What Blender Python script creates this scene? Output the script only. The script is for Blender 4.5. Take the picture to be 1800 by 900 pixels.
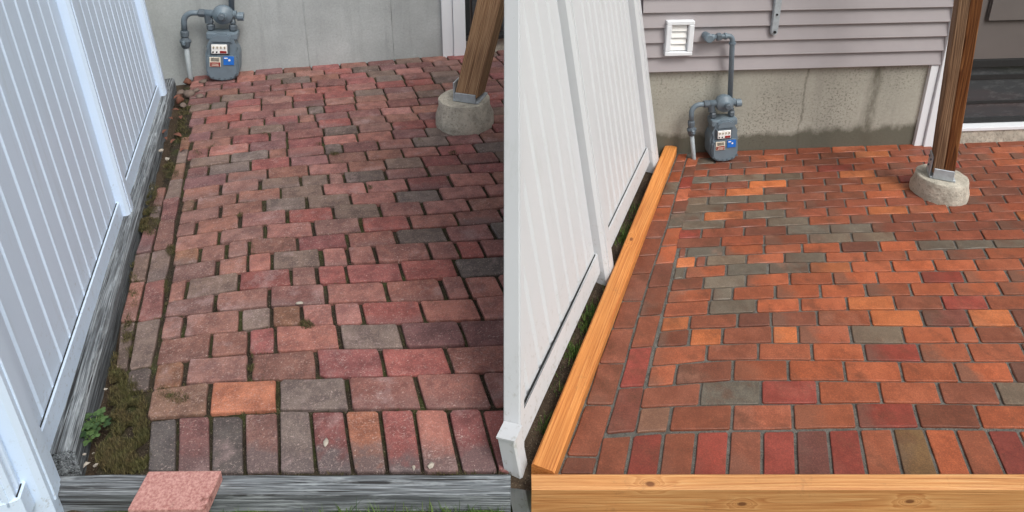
import bpy, bmesh, math, random
from mathutils import Vector, Matrix, noise as mnoise
rnd = random.Random(7)
for o in list(bpy.data.objects): bpy.data.objects.remove(o)
scene = bpy.context.scene
COL = scene.collection

# ------------------------------------------------------------------ camera, sky, sun, exposure
FPX, PPY, CAMH = 1139.0, 68.0, 1.8              # focal length and principal row in photograph pixels, eye height
PITCH = math.atan(378 / FPX)
CT, ST = math.cos(PITCH), math.sin(PITCH)
cam = bpy.data.cameras.new('camera'); camo = bpy.data.objects.new('camera', cam); COL.objects.link(camo)
camo.location = (0, 0, CAMH); camo.rotation_euler = (math.pi / 2 - PITCH, 0, 0)
cam.sensor_width = 36; cam.lens = 36 * FPX / 1800; cam.shift_y = -(450 - PPY) / 1800
cam.clip_start = .05; cam.clip_end = 2000
scene.camera = camo
world = bpy.data.worlds.new('World'); scene.world = world; world.use_nodes = True
wn = world.node_tree
sky = wn.nodes.new('ShaderNodeTexSky'); sky.sky_type = 'NISHITA'; sky.sun_disc = False
SUN_EL, SUN_AZ = math.radians(54), math.radians(138)     # azimuth clockwise from +Y
sky.sun_elevation = SUN_EL; sky.sun_rotation = SUN_AZ
sky.air_density = 1.0; sky.dust_density = 6.0; sky.ozone_density = .6
hs = wn.nodes.new('ShaderNodeHueSaturation'); hs.inputs['Saturation'].default_value = .2   # cloud veil
wn.links.new(sky.outputs[0], hs.inputs['Color'])
wn.links.new(hs.outputs[0], wn.nodes['Background'].inputs['Color'])
wn.nodes['Background'].inputs['Strength'].default_value = .12
sl = bpy.data.lights.new('sun', 'SUN'); sl.energy = 1.3; sl.angle = math.radians(22); sl.color = (1, .96, .9)
so = bpy.data.objects.new('sun', sl); COL.objects.link(so)
sd = Vector((math.sin(SUN_AZ) * math.cos(SUN_EL), math.cos(SUN_AZ) * math.cos(SUN_EL), math.sin(SUN_EL)))
so.rotation_euler = sd.to_track_quat('Z', 'Y').to_euler(); so.location = (0, -3, 8)
scene.view_settings.view_transform = 'Standard'; scene.view_settings.look = 'None'
scene.view_settings.gamma = 1; scene.view_settings.exposure = .25

# ------------------------------------------------------------------ helpers: measuring
def px(x, y, z=0.0):
    """a point of the photograph -> the point of the level plane z it shows"""
    r = Vector((x - 900, (PPY - y) * ST + FPX * CT, (PPY - y) * CT - FPX * ST))
    t = (z - CAMH) / r.z
    return Vector((r.x * t, r.y * t, z))
def lin(c):
    return tuple(((v / 255 + .055) / 1.055) ** 2.4 if v > 10 else v / 255 / 12.92 for v in c)
def interp(pts, t):
    """piecewise linear with extrapolation"""
    for i in range(len(pts) - 1):
        if t <= pts[i + 1][0] or i == len(pts) - 2:
            a, b = pts[i], pts[i + 1]
            return a[1] + (b[1] - a[1]) * (t - a[0]) / (b[0] - a[0])
class Wall:
    """vertical plane standing on the line a-b; s runs along it, n points out to the viewer"""
    def __init__(self, a, b):
        self.a = Vector((a[0], a[1], 0)); d = Vector((b[0], b[1], 0)) - self.a
        self.u = d.normalized(); self.n = Vector((self.u.y, -self.u.x, 0))
        self.ang = math.atan2(self.u.y, self.u.x)
    def sz(self, x, y, off=0.0):
        r = Vector((x - 900, (PPY - y) * ST + FPX * CT, (PPY - y) * CT - FPX * ST))
        o = Vector((0, 0, CAMH)); t = (self.a + self.n * off - o).dot(self.n) / r.dot(self.n)
        p = o + r * t
        return (p - self.a).dot(self.u), p.z
    def pt(self, s, z, off=0.0):
        return self.a + self.u * s + self.n * off + Vector((0, 0, z))

# ------------------------------------------------------------------ helpers: objects
def tag(o, label, cat=None, group=None, kind=None):
    o['label'] = label
    if cat: o['category'] = cat
    if group: o['group'] = group
    if kind: o['kind'] = kind
    return o
def empty(name, loc=(0, 0, 0), rz=0):
    o = bpy.data.objects.new(name, None); COL.objects.link(o)
    o.location = loc; o.rotation_euler = (0, 0, rz); o.empty_display_size = .1
    return o
def obj(name, bm, mat, parent=None, loc=None, rot=None, smooth=False):
    me = bpy.data.meshes.new(name)
    if isinstance(bm, tuple): me.from_pydata(bm[0], [], bm[1])
    else:
        bmesh.ops.recalc_face_normals(bm, faces=bm.faces); bm.to_mesh(me); bm.free()
    if smooth:
        for p in me.polygons: p.use_smooth = True
    o = bpy.data.objects.new(name, me); COL.objects.link(o)
    if mat: me.materials.append(mat)
    if parent: o.parent = parent
    if loc is not None: o.location = loc
    if rot is not None: o.rotation_euler = rot
    return o
def B(): return bmesh.new()
def box(bm, x0, x1, y0, y1, z0, z1, bev=0.0, seg=1):
    r = bmesh.ops.create_cube(bm, size=1)
    vs = r['verts']
    for v in vs:
        v.co = Vector((x0 if v.co.x < 0 else x1, y0 if v.co.y < 0 else y1, z0 if v.co.z < 0 else z1))
    if bev:
        es = list({e for v in vs for e in v.link_edges})
        bmesh.ops.bevel(bm, geom=es, offset=bev, segments=seg, affect='EDGES', profile=.6)
    return bm
def tube(bm, pts, r, n=14, cap=True):
    """round bar through points; r a number or one per point"""
    pts = [Vector(p) for p in pts]; rs = r if isinstance(r, (list, tuple)) else [r] * len(pts)
    rings = []
    for i, p in enumerate(pts):
        d = (pts[min(i + 1, len(pts) - 1)] - pts[max(i - 1, 0)])
        d = d.normalized() if d.length > 1e-9 else Vector((0, 0, 1))
        a = Vector((0, 1, 0)) if abs(d.y) < .9 else Vector((1, 0, 0))
        e1 = d.cross(a).normalized(); e2 = d.cross(e1)
        rings.append([bm.verts.new(p + (e1 * math.cos(2 * math.pi * k / n) + e2 * math.sin(2 * math.pi * k / n)) * rs[i]) for k in range(n)])
    for a, b in zip(rings, rings[1:]):
        for k in range(n): bm.faces.new((a[k], a[(k + 1) % n], b[(k + 1) % n], b[k]))
    if cap: bm.faces.new(rings[0]); bm.faces.new(rings[-1])
    return bm
def arc(c, r, a0, a1, n=7):
    """points of an arc in the x-z plane"""
    return [(c[0] + r * math.cos(math.radians(a0 + (a1 - a0) * k / n)), c[1], c[2] + r * math.sin(math.radians(a0 + (a1 - a0) * k / n))) for k in range(n + 1)]
def prism(bm, out, y0, y1, bev=0.0):
    """outline in x-z pushed from y0 (viewer side) to y1"""
    f = [bm.verts.new((x, y0, z)) for x, z in out]; b = [bm.verts.new((x, y1, z)) for x, z in out]
    n = len(out)
    ff = bm.faces.new(f); bm.faces.new(b)
    for k in range(n): bm.faces.new((f[k], f[(k + 1) % n], b[(k + 1) % n], b[k]))
    if bev: bmesh.ops.bevel(bm, geom=list(ff.edges), offset=bev, segments=2, affect='EDGES')
    return bm

# ------------------------------------------------------------------ helpers: materials
class Mat:
    def __init__(self, name, rough=.7, spec=.4, metal=0):
        self.m = bpy.data.materials.new(name); self.m.use_nodes = True
        self.nt = self.m.node_tree; self.b = self.nt.nodes['Principled BSDF']
        self.b.inputs['Roughness'].default_value = rough; self.b.inputs['Metallic'].default_value = metal
        self.b.inputs['Specular IOR Level'].default_value = spec
        self.tc = self.nt.nodes.new('ShaderNodeTexCoord'); self.co = self.tc.outputs['Object']
    def _set(self, sock, v):
        if isinstance(v, bpy.types.NodeSocket): self.nt.links.new(v, sock)
        elif isinstance(v, (int, float)): sock.default_value = v
        else: sock.default_value = (*v, 1) if len(v) == 3 and sock.type == 'RGBA' else v
    def map(self, scale=(1, 1, 1), vec=None, loc=(0, 0, 0)):
        n = self.nt.nodes.new('ShaderNodeMapping'); self._set(n.inputs['Vector'], vec or self.co)
        n.inputs['Scale'].default_value = scale; n.inputs['Location'].default_value = loc
        return n.outputs[0]
    def vadd(self, a, b):
        n = self.nt.nodes.new('ShaderNodeVectorMath'); n.operation = 'ADD'; self._set(n.inputs[0], a); self._set(n.inputs[1], b); return n.outputs[0]
    def noise(self, scale, detail=4, rough=.55, vec=None, dist=0):
        n = self.nt.nodes.new('ShaderNodeTexNoise'); self._set(n.inputs['Vector'], vec or self.co)
        n.inputs['Scale'].default_value = scale; n.inputs['Detail'].default_value = detail
        n.inputs['Roughness'].default_value = rough; n.inputs['Distortion'].default_value = dist
        return n.outputs['Fac']
    def voro(self, scale, vec=None, out='Distance', feat='F1'):
        n = self.nt.nodes.new('ShaderNodeTexVoronoi'); n.feature = feat; self._set(n.inputs['Vector'], vec or self.co)
        n.inputs['Scale'].default_value = scale; return n.outputs[out]
    def wave(self, scale, vec, dist=2, detail=3, dscale=1, kind='BANDS', axis='Y'):
        n = self.nt.nodes.new('ShaderNodeTexWave'); n.wave_type = kind
        if kind == 'BANDS': n.bands_direction = axis
        self._set(n.inputs['Vector'], vec); n.inputs['Scale'].default_value = scale
        n.inputs['Distortion'].default_value = dist; n.inputs['Detail'].default_value = detail; n.inputs['Detail Scale'].default_value = dscale
        return n.outputs['Fac']
    def ramp(self, fac, *stops):
        n = self.nt.nodes.new('ShaderNodeValToRGB'); self._set(n.inputs['Fac'], fac); e = n.color_ramp.elements
        while len(e) < len(stops): e.new(.5)
        for el, (p, c) in zip(e, stops): el.position = p; el.color = (c, c, c, 1) if isinstance(c, (int, float)) else (*c, 1)
        return n.outputs['Color']
    def mix(self, fac, a, b, mode='MIX'):
        n = self.nt.nodes.new('ShaderNodeMix'); n.data_type = 'RGBA'; n.blend_type = mode
        self._set(n.inputs[0], fac); self._set(n.inputs[6], a); self._set(n.inputs[7], b); return n.outputs[2]
    def math(self, op, a, b=0.0, c=0.0):
        n = self.nt.nodes.new('ShaderNodeMath'); n.operation = op
        self._set(n.inputs[0], a); self._set(n.inputs[1], b); self._set(n.inputs[2], c); return n.outputs[0]
    def sep(self, v):
        n = self.nt.nodes.new('ShaderNodeSeparateXYZ'); self._set(n.inputs[0], v); return n.outputs
    def attr(self, name):
        n = self.nt.nodes.new('ShaderNodeAttribute'); n.attribute_name = name; return n.outputs
    def info(self):
        return self.nt.nodes.new('ShaderNodeObjectInfo').outputs
    def color(self, c): self._set(self.b.inputs['Base Color'], c); return self
    def rough(self, v): self._set(self.b.inputs['Roughness'], v); return self
    def bump(self, h, strength=.3, dist=.002):
        n = self.nt.nodes.new('ShaderNodeBump'); n.inputs['Strength'].default_value = strength; n.inputs['Distance'].default_value = dist
        self._set(n.inputs['Height'], h); self.nt.links.new(n.outputs[0], self.b.inputs['Normal']); return self

def plain(name, rgb, rough=.6, var=.12, scale=12, bump=.15, metal=0, spec=.4):
    g = Mat(name, rough, spec, metal); c = lin(rgb)
    f = g.noise(scale, 5, .6)
    g.color(g.mix(g.ramp(f, (.3, 0.0), (.7, 1.0)), tuple(v * (1 - var) for v in c), tuple(min(1, v * (1 + var)) for v in c)))
    g.bump(g.noise(scale * 8, 3), bump, .001)
    return g.m

def brick_mat(name, wet):
    g = Mat(name, .8, .35)
    i = g.info(); a = g.attr('bc'); base = a['Color']
    n = g.nt.nodes.new('ShaderNodeCombineXYZ')
    for k in range(3): g.nt.links.new(g.math('MULTIPLY', i['Random'], 31.7 + 9 * k), n.inputs[k])
    v = g.vadd(g.co, n.outputs[0]); g.co = v
    big = g.noise(11 if wet else 14, 4, .6, v)
    dark = g.mix(1.0, base, (.62, .60, .62) if not wet else (.78, .74, .72), 'MULTIPLY')
    c = g.mix(g.ramp(big, (.40, 0.0), (.62, 1.0)), dark, base)
    mid = g.noise(38, 6, .75, v)
    light = g.mix(1.0, base, (1.25, 1.2, 1.15), 'MULTIPLY')
    c = g.mix(g.math('MULTIPLY', g.ramp(mid, (.5, 0.0), (.72, 1.0)), .75), c, light)
    # fired-grey end of some bricks: alpha of the brick's colour sets how far it reaches
    y = g.sep(g.tc.outputs['Object'])[1]; x = g.sep(g.tc.outputs['Object'])[0]
    fl = g.math('ADD', g.math('MULTIPLY', y if not wet else x, -9.0), g.math('MULTIPLY', g.math('SUBTRACT', big, .5), 2.2))
    fl = g.math('MULTIPLY', g.ramp(fl, (.02, 0.0), (.55, 1.0)), g.math('SUBTRACT', 1.0, a['Alpha']))
    c = g.mix(fl, c, lin((98, 88, 88)) if not wet else lin((96, 78, 66)))
    # grit
    grit = g.voro(330, v)
    c = g.mix(g.math('MULTIPLY', g.ramp(grit, (.12, 1.0), (.34, 0.0)), .5), c, (.06, .04, .035))
    pale = g.noise(150, 3, .7, v)
    if not wet:
        c = g.mix(g.math('MULTIPLY', g.ramp(pale, (.58, 0.0), (.72, 1.0)), .6), c, lin((200, 178, 170)))
        # scuffs: thin pale hairlines
        s1 = g.noise(26, 2, .5, g.map((1, 2.2, 1), v), 1.2)
        hair = g.math('MULTIPLY', g.ramp(g.math('ABSOLUTE', g.math('SUBTRACT', s1, .52)), (.003, 1.0), (.009, 0.0)), g.ramp(g.noise(9, 2, .5, v), (.5, 0.0), (.65, .6)))
        c = g.mix(hair, c, lin((205, 185, 178)))
        bloom = g.ramp(g.noise(6, 5, .7, g.vadd(v, (7, 3, 1))), (.57, 0.0), (.72, .5))
        c = g.mix(bloom, c, lin((172, 148, 146)))
        moss = g.ramp(g.noise(9, 6, .75, g.vadd(v, (3, 9, 4))), (.6, 0.0), (.68, .8))
        c = g.mix(g.math('MULTIPLY', moss, g.attr('ms')['Fac']), c, lin((66, 68, 44)))
        g.rough(g.math('MULTIPLY_ADD', big, .25, .62))
    else:
        c = g.mix(g.math('MULTIPLY', g.ramp(pale, (.63, 0.0), (.75, 1.0)), .25), c, lin((200, 140, 100)))
        st = g.ramp(g.noise(8, 6, .7, g.vadd(v, (5, 2, 8))), (.53, 0.0), (.68, .6))
        c = g.mix(st, c, lin((92, 58, 42)))
        bl = g.ramp(g.noise(7, 5, .65, g.vadd(v, (1, 7, 3))), (.56, 0.0), (.74, .4))
        c = g.mix(g.math('MULTIPLY', bl, g.attr('ms')['Fac']), c, lin((196, 140, 116)))
        g.rough(g.math('MULTIPLY_ADD', g.noise(5, 3, .6, v), .5, .28))
    gr = g.noise(240, 3, .7, v)
    c = g.mix(g.ramp(gr, (.42, .42), (.56, 0.0)), c, g.mix(1.0, c, (.52, .5, .5), 'MULTIPLY'))
    c = g.mix(g.ramp(gr, (.55, 0.0), (.68, .42)), c, g.mix(1.0, c, (1.6, 1.5, 1.45), 'MULTIPLY'))
    g.color(c)
    h = g.math('ADD', g.math('MULTIPLY', mid, .7), g.math('MULTIPLY', g.ramp(grit, (.05, 0.0), (.3, 1.0)), .25))
    g.bump(h, .55 if not wet else .4, .0022)
    return g.m

def wood_mat(name, cols, gray=None, knots=(), ring=26, stretch=.05, rough=.7, bump=.5):
    """grain along local x; cols dark..light; knots are points (x,y,z) on the piece"""
    g = Mat(name, rough, .35)
    v = g.co
    warp = None
    for k in knots:
        d = g.nt.nodes.new('ShaderNodeVectorMath'); d.operation = 'DISTANCE'
        g._set(d.inputs[0], g.map((.55, 1, 1), v)); d.inputs[1].default_value = (k[0] * .55, k[1], k[2])
        e = g.math('POWER', 2.718, g.math('MULTIPLY', d.outputs['Value'], -95.0))
        warp = e if warp is None else g.math('ADD', warp, e)
    st = g.map((stretch, 1, 1), v)
    base = g.noise(9, 3, .5, st)
    gr = g.math('ADD', g.math('MULTIPLY', base, 3.0), g.math('MULTIPLY', g.sep(v)[1], ring * .35))
    gr = g.math('ADD', gr, g.math('MULTIPLY', g.sep(v)[2], ring * .55))
    if warp is not None: gr = g.math('ADD', gr, g.math('MULTIPLY', warp, 1.6))
    bands = g.math('FRACT', g.math('MULTIPLY', gr, 5.5))
    bands = g.ramp(bands, (0.0, 0.0), (.55, .45), (.86, 1.0), (1.0, 0.0))
    fine = g.noise(230, 4, .65, g.map((.018, 1, 1), v))
    t = g.math('ADD', g.math('MULTIPLY', bands, .45), g.math('MULTIPLY', g.ramp(fine, (.34, 0.0), (.66, 1.0)), .55))
    c = g.ramp(t, *[(j / (len(cols) - 1), lin(cc)) for j, cc in enumerate(reversed(cols))])
    if gray is not None:
        f = g.ramp(g.noise(3.0, 5, .65, g.map((.5, 1, 1), v)), (.35, 0.0), (.65, 1.0))
        c = g.mix(f, c, g.ramp(fine, *[(j / (len(gray) - 1) * .5 + .25, lin(cc)) for j, cc in enumerate(gray)]))
    if gray is not None:
        ck = g.noise(95, 3, .6, g.map((.012, 1, 1), v)); c = g.mix(g.ramp(ck, (.36, .9), (.42, 0.0)), c, (.012, .012, .013))
        c = g.mix(g.ramp(g.noise(40, 4, .7, g.map((.15, 1, 1), v)), (.55, 0.0), (.7, .6)), c, lin((188, 196, 200)))
    if warp is not None:
        c = g.mix(g.ramp(warp, (.42, 0.0), (.6, .85)), c, lin((112, 62, 32)))
    big = g.noise(4, 3, .5, g.map((.4, 1, 1), v))
    c = g.mix(g.ramp(big, (.35, .22), (.65, 0.0)), c, (.05, .035, .025))
    if gray is None:
        ck = g.noise(70, 3, .6, g.map((.01, 1, 1), v)); c = g.mix(g.ramp(ck, (.29, .7), (.33, 0.0)), c, lin((70, 42, 24)))
        c = g.mix(g.ramp(g.noise(22, 6, .75), (.58, 0.0), (.72, .35)), c, lin((120, 88, 60)))
    g.color(c)
    g.bump(g.math('ADD', g.math('MULTIPLY', t, .5), g.math('MULTIPLY', fine, .8)), bump, .003)
    return g.m

MT = {}
MT['brick_old'] = brick_mat('old_brick', False)
MT['brick_wet'] = brick_mat('damp_brick', True)
def vinyl(name, rgb):
    g = Mat(name, .38, .4); c = lin(rgb)
    f = g.noise(3, 4, .6, g.map((1, 1, .3)))
    c2 = g.mix(g.ramp(f, (.3, 0.0), (.75, 1.0)), tuple(v * .93 for v in c), c)
    c2 = g.mix(g.ramp(g.noise(60, 3, .7), (.68, 0.0), (.78, .18)), c2, lin((120, 118, 108)))
    sp = g.math('MULTIPLY', g.ramp(g.noise(48, 5, .75), (.56, 0.0), (.66, 1.0)), g.ramp(g.math('ADD', g.sep(g.co)[2], g.math('MULTIPLY', g.noise(6, 4, .6), .3)), (.2, .5), (.5, 0.0)))
    c2 = g.mix(sp, c2, lin((132, 126, 108)))          # rain-splashed mud specks
    c2 = g.mix(g.ramp(g.noise(7, 6, .75, g.map((2, 2, .12))), (.56, 0.0), (.72, .16)), c2, lin((140, 146, 128)))
    g.color(c2); g.bump(g.noise(2.5, 2, .5, g.map((1, 1, .2))), .2, .01); return g.m
MT['vinyl_blue'] = vinyl('vinyl_cool_white', (212, 230, 250))
MT['vinyl'] = vinyl('vinyl_white', (204, 207, 210))
MT['trim'] = plain('trim_white', (226, 230, 234), .45, .03, 3, .05)
def concrete(name, rgb, spots=False):
    g = Mat(name, .9, .25); c = lin(rgb)
    f = g.noise(2.2, 6, .65); c1 = g.mix(g.ramp(f, (.3, 0.0), (.7, 1.0)), tuple(v * .78 for v in c), tuple(v * 1.12 for v in c))
    st = g.noise(3, 5, .7, g.map((3.5, 1, .35)))
    c1 = g.mix(g.ramp(st, (.52, 0.0), (.7, .4)), c1, tuple(v * .62 for v in c))
    fine = g.noise(70, 4, .7); c1 = g.mix(g.ramp(fine, (.4, .25), (.6, 0.0)), c1, tuple(v * .6 for v in c))
    p = g.noise(150, 2, .5); c1 = g.mix(g.ramp(p, (.66, 0.0), (.71, .6)), c1, tuple(v * .45 for v in c))
    if spots:
        z = g.sep(g.co)[2]; x = g.sep(g.co)[0]
        # rain-splash specks, thick low down, and a damp tide mark with an uneven edge
        sp = g.noise(75, 3, .65, g.map((1, 1, 1.2))); area = g.noise(3.5, 3, .5, g.map((1, 1, .6)))
        spk = g.math('MULTIPLY', g.ramp(sp, (.54, 0.0), (.62, 1.0)), g.ramp(area, (.44, 0.0), (.62, .75)))
        c1 = g.mix(spk, c1, lin((96, 93, 82)))
        edge = g.math('ADD', z, g.math('MULTIPLY', g.math('SUBTRACT', g.noise(5, 6, .65, g.map((1, 1, .7))), .5), .22))
        damp = g.ramp(edge, (.085, 1.0), (.13, 0.0))
        c1 = g.mix(g.math('MULTIPLY', damp, .85), c1, lin((84, 82, 70)))
        for s0, wd in ((.72, .006), (1.13, .03)):       # shrinkage crack and a run-down stain
            q = g.math('ABSOLUTE', g.math('SUBTRACT', g.math('ADD', x, g.math('MULTIPLY', g.math('SUBTRACT', g.noise(9, 5, .7), .5), .05)), s0))
            run = g.math('MULTIPLY', g.ramp(q, (wd * .3, 1.0), (wd * 1.6, 0.0)), g.ramp(g.noise(30, 3, .7, g.map((1, 1, .4))), (.35, .2), (.6, .8)))
            c1 = g.mix(run, c1, lin((92, 89, 78)))
    g.color(c1); g.bump(g.math('ADD', fine, g.math('MULTIPLY', f, 2)), .35, .003); return g.m
MT['conc'] = concrete('foundation_concrete', (172, 177, 177))
MT['conc_damp'] = concrete('splashed_concrete', (168, 166, 155), True)
g = Mat('pier_concrete', .92, .25); c = lin((190, 184, 170))
c1 = g.mix(g.ramp(g.noise(14, 6, .7), (.35, 0.0), (.65, 1.0)), tuple(v * .66 for v in c), tuple(v * 1.1 for v in c))
c1 = g.mix(g.ramp(g.noise(60, 5, .75), (.54, 0.0), (.66, .75)), c1, tuple(v * .4 for v in c)); c1 = g.mix(g.ramp(g.voro(70), (.08, .8), (.22, 0.0)), c1, (.09, .085, .075))
g.color(c1); g.bump(g.math('ADD', g.noise(55, 5, .75), g.voro(60)), .5, .004); MT['pier'] = g.m
MT['siding'] = plain('siding_mauve', (160, 154, 156), .55, .05, 5, .08)
MT['meter'] = plain('meter_grey_paint', (108, 122, 132), .42, .08, 20, .06)
MT['meter_dark'] = plain('meter_dark_fitting', (88, 98, 106), .45, .1, 30, .1)
MT['galv'] = plain('galvanised_steel', (176, 184, 190), .45, .15, 40, .05, .25)
MT['riser'] = plain('plastic_riser', (150, 158, 162), .6, .08, 20, .05)
MT['white'] = plain('white_plate', (235, 235, 232), .5, .02)
MT['red'] = plain('red_print', (140, 40, 38), .5, .05)
MT['blue'] = plain('blue_print', (38, 110, 200), .5, .05)
MT['cream'] = plain('cream_label', (222, 214, 196), .5, .04)
MT['black'] = plain('black_print', (30, 30, 32), .5, .05)
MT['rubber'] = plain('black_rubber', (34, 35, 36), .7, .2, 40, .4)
MT['door'] = plain('door_taupe', (104, 98, 96), .5, .06, 4, .05)
gg = Mat('dark_glass', .08, .6); gg.color(gg.mix(gg.ramp(gg.noise(12, 5, .7, gg.map((1, 1, 3))), (.5, 0.0), (.7, 1.0)), (.05, .055, .06), (.085, .09, .095))); MT['glass'] = gg.m
MT['pebble'] = plain('pale_pebble', (168, 160, 148), .8, .15, 60, .3)
MT['rock'] = plain('brown_rock', (112, 98, 90), .9, .3, 25, .6)
MT['leaf_dry'] = plain('dry_leaf', (112, 72, 58), .8, .3, 40, .3)
g = Mat('clover_green', .6, .3); g.color(g.mix(g.info()['Random'], lin((36, 58, 32)), lin((78, 102, 60)))); MT['clover'] = g.m
MT['stem'] = plain('stem_green', (94, 112, 62), .7, .2, 60, .2)
def ground_mat(name, a, b, c, scale=9, green=None, bump=.8):
    g = Mat(name, .95, .2)
    f = g.noise(scale, 6, .7); k = g.mix(g.ramp(f, (.3, 0.0), (.7, 1.0)), lin(a), lin(b))
    k = g.mix(g.ramp(g.voro(150), (.1, .75), (.35, 0.0)), k, lin(c))
    if green: k = g.mix(g.ramp(g.noise(5, 5, .7), (.48, 0.0), (.62, .9)), k, lin(green))
    k = g.mix(g.ramp(g.noise(260, 2, .6), (.62, 0.0), (.7, .7)), k, lin((150, 140, 120)))
    g.color(k); g.bump(g.math('ADD', g.noise(120, 5, .7), g.math('MULTIPLY', g.voro(90), .8)), bump, .006); return g.m
MT['soil'] = ground_mat('dark_soil', (48, 40, 33), (84, 71, 58), (30, 26, 21))
MT['joint_soil'] = ground_mat('mossy_joint_soil', (36, 31, 26), (66, 57, 46), (22, 20, 16), 14, (58, 62, 34))
MT['joint_sand'] = ground_mat('grey_joint_sand', (80, 78, 74), (114, 111, 105), (50, 49, 47), 20, None, .6)
MT['lawn'] = ground_mat('lawn_soil', (58, 66, 36), (84, 92, 50), (40, 42, 26), 6, (70, 90, 42))
def blade_mat(name, a, b, dry=True):
    g = Mat(name, .7, .3); t = g.attr('tint')['Fac']
    n = g.ramp(g.noise(16, 5, .7), (.38, 0.0), (.62, 1.0))
    c = g.mix(t, lin(a), lin(b)); g.color(g.mix(g.math('MULTIPLY', n, .8 if dry else .25), c, g.mix(t, lin((44, 38, 28)), lin((118, 100, 70))))); return g.m
MT['moss'] = blade_mat('moss_green', (46, 48, 28), (108, 106, 64))
MT['grass'] = blade_mat('grass_green', (52, 84, 34), (112, 140, 64), False)
MT['wood_old'] = wood_mat('weathered_timber', [(172, 180, 186), (132, 140, 146), (88, 93, 98), (44, 46, 48)], gray=[(22, 23, 25), (112, 118, 122), (206, 212, 216)], ring=18, rough=.9, bump=1.0, stretch=.04)
MT['wood_new'] = wood_mat('new_cedar_timber', [(228, 176, 118), (214, 154, 96), (182, 116, 64)], knots=[(-.69, -.01, .075), (-.43, -.023, .015), (.04, -.023, .025), (.72, -.023, .03)], ring=22, rough=.6, bump=.35, stretch=.035)
MT['wood_side'] = wood_mat('orange_cedar_timber', [(226, 158, 92), (212, 138, 72), (176, 100, 46)], knots=[(.1, .01, .07), (-.75, -.03, .02)], ring=24, rough=.6, bump=.35, stretch=.03)
MT['wood_post_old'] = wood_mat('grey_brown_post', [(176, 148, 118), (150, 118, 90), (112, 84, 62), (74, 54, 42)], ring=30, rough=.75, bump=.6, stretch=.03)
MT['wood_post_tan'] = wood_mat('tan_post', [(206, 172, 134), (182, 146, 110), (140, 106, 78), (86, 62, 46)], ring=30, rough=.75, bump=.6, stretch=.03)
MT['wood_post'] = wood_mat('stained_post', [(158, 112, 70), (132, 84, 46), (100, 56, 26), (60, 32, 16)], knots=[(-.1, -.05, .05), (.45, -.05, .0)], ring=20, rough=.5, bump=.4, stretch=.05)

# ------------------------------------------------------------------ ground and beds
def sheet(name, x0, x1, y0, y1, z, step, amp, mat, f=9.0, keep=None):
    nx = max(1, int((x1 - x0) / step)); ny = max(1, int((y1 - y0) / step)); vs = []; fs = []
    for j in range(ny + 1):
        for i in range(nx + 1):
            p = Vector((x0 + (x1 - x0) * i / nx, y0 + (y1 - y0) * j / ny, 0))
            vs.append((p.x, p.y, z + (amp * mnoise.fractal(p * f, 1.0, 2.0, 4) if amp else 0)))
    for j in range(ny):
        for i in range(nx):
            if keep and not keep(x0 + (x1 - x0) * (i + .5) / nx, y0 + (y1 - y0) * (j + .5) / ny): continue
            a = j * (nx + 1) + i; fs.append((a, a + 1, a + nx + 2, a + nx + 1))
    return obj(name, (vs, fs), mat, smooth=True)
tag(sheet('ground', -300, 300, -300, 300, -.17, 300, 0, MT['lawn']), 'level mown ground around the two patios', kind='structure')

tag(sheet('lawn', -6, -.02, -3, 1.335, -.07, .06, .01, MT['lawn'], 6), 'rough lawn edge before the weathered front timber', kind='structure')
# fence lines (on the ground) of the two yards
LFRONT_EDGE = 1.335
LF0, LFD = Vector((-1.86, 2.66, 0)), Vector((-.39, 1, 0)).normalized()
RF0, RFD = Vector((-.048, 1.30, 0)), Vector((.425, 1, 0)).normalized()
def lf_x(y): return LF0.x + (y - LF0.y) * LFD.x / LFD.y
def rf_x(y): return RF0.x + (y - RF0.y) * RFD.x / RFD.y
LW = Wall(px(430, 125), px(775, 97))
RW = Wall(px(1187, 268), px(1640, 252))
def lw_y(x): return LW.a.y + (x - LW.a.x) * LW.u.y / LW.u.x
def rw_y(x): return RW.a.y + (x - RW.a.x) * RW.u.y / RW.u.x
L_FRONT, R_FRONT = 1.40, 1.395
oldp = tag(sheet('old_brick_patio', -2.75, .9, L_FRONT - .01, 5.5, -.016, .02, .008, MT['joint_soil'], 14, lambda x, y: lf_x(y) + .15 < x < (rf_x(y) - .04 if y < 3.3 else .9) and y < lw_y(x) + .02), 'sunken old brick patio with mossy soil joints', kind='structure')
newp = tag(sheet('relaid_brick_patio', .05, 3.9, R_FRONT - .035, 3.7, -.0065, .02, .002, MT['joint_sand'], 20, lambda x, y: rf_x(y) + .12 < x and y < rw_y(x) + .02), 'relaid damp brick patio with grey sand joints', kind='structure')
tag(sheet('soil_strip', -2.85, -.9, 1.0, 4.8, -.07, .03, .02, MT['soil'], 8, lambda x, y: lf_x(y) - .25 < x < lf_x(y) + .19), 'dark soil strip under the bluish white fence', kind='structure')
tag(sheet('soil_strip', -.25, 1.4, 1.30, 3.3, -.014, .03, .02, MT['soil'], 8, lambda x, y: rf_x(y) - .05 < x < rf_x(y) + .16 and y > 1.36 + max(0, x) * .2), 'dark weedy soil strip beside the new orange timber', kind='structure')

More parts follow.
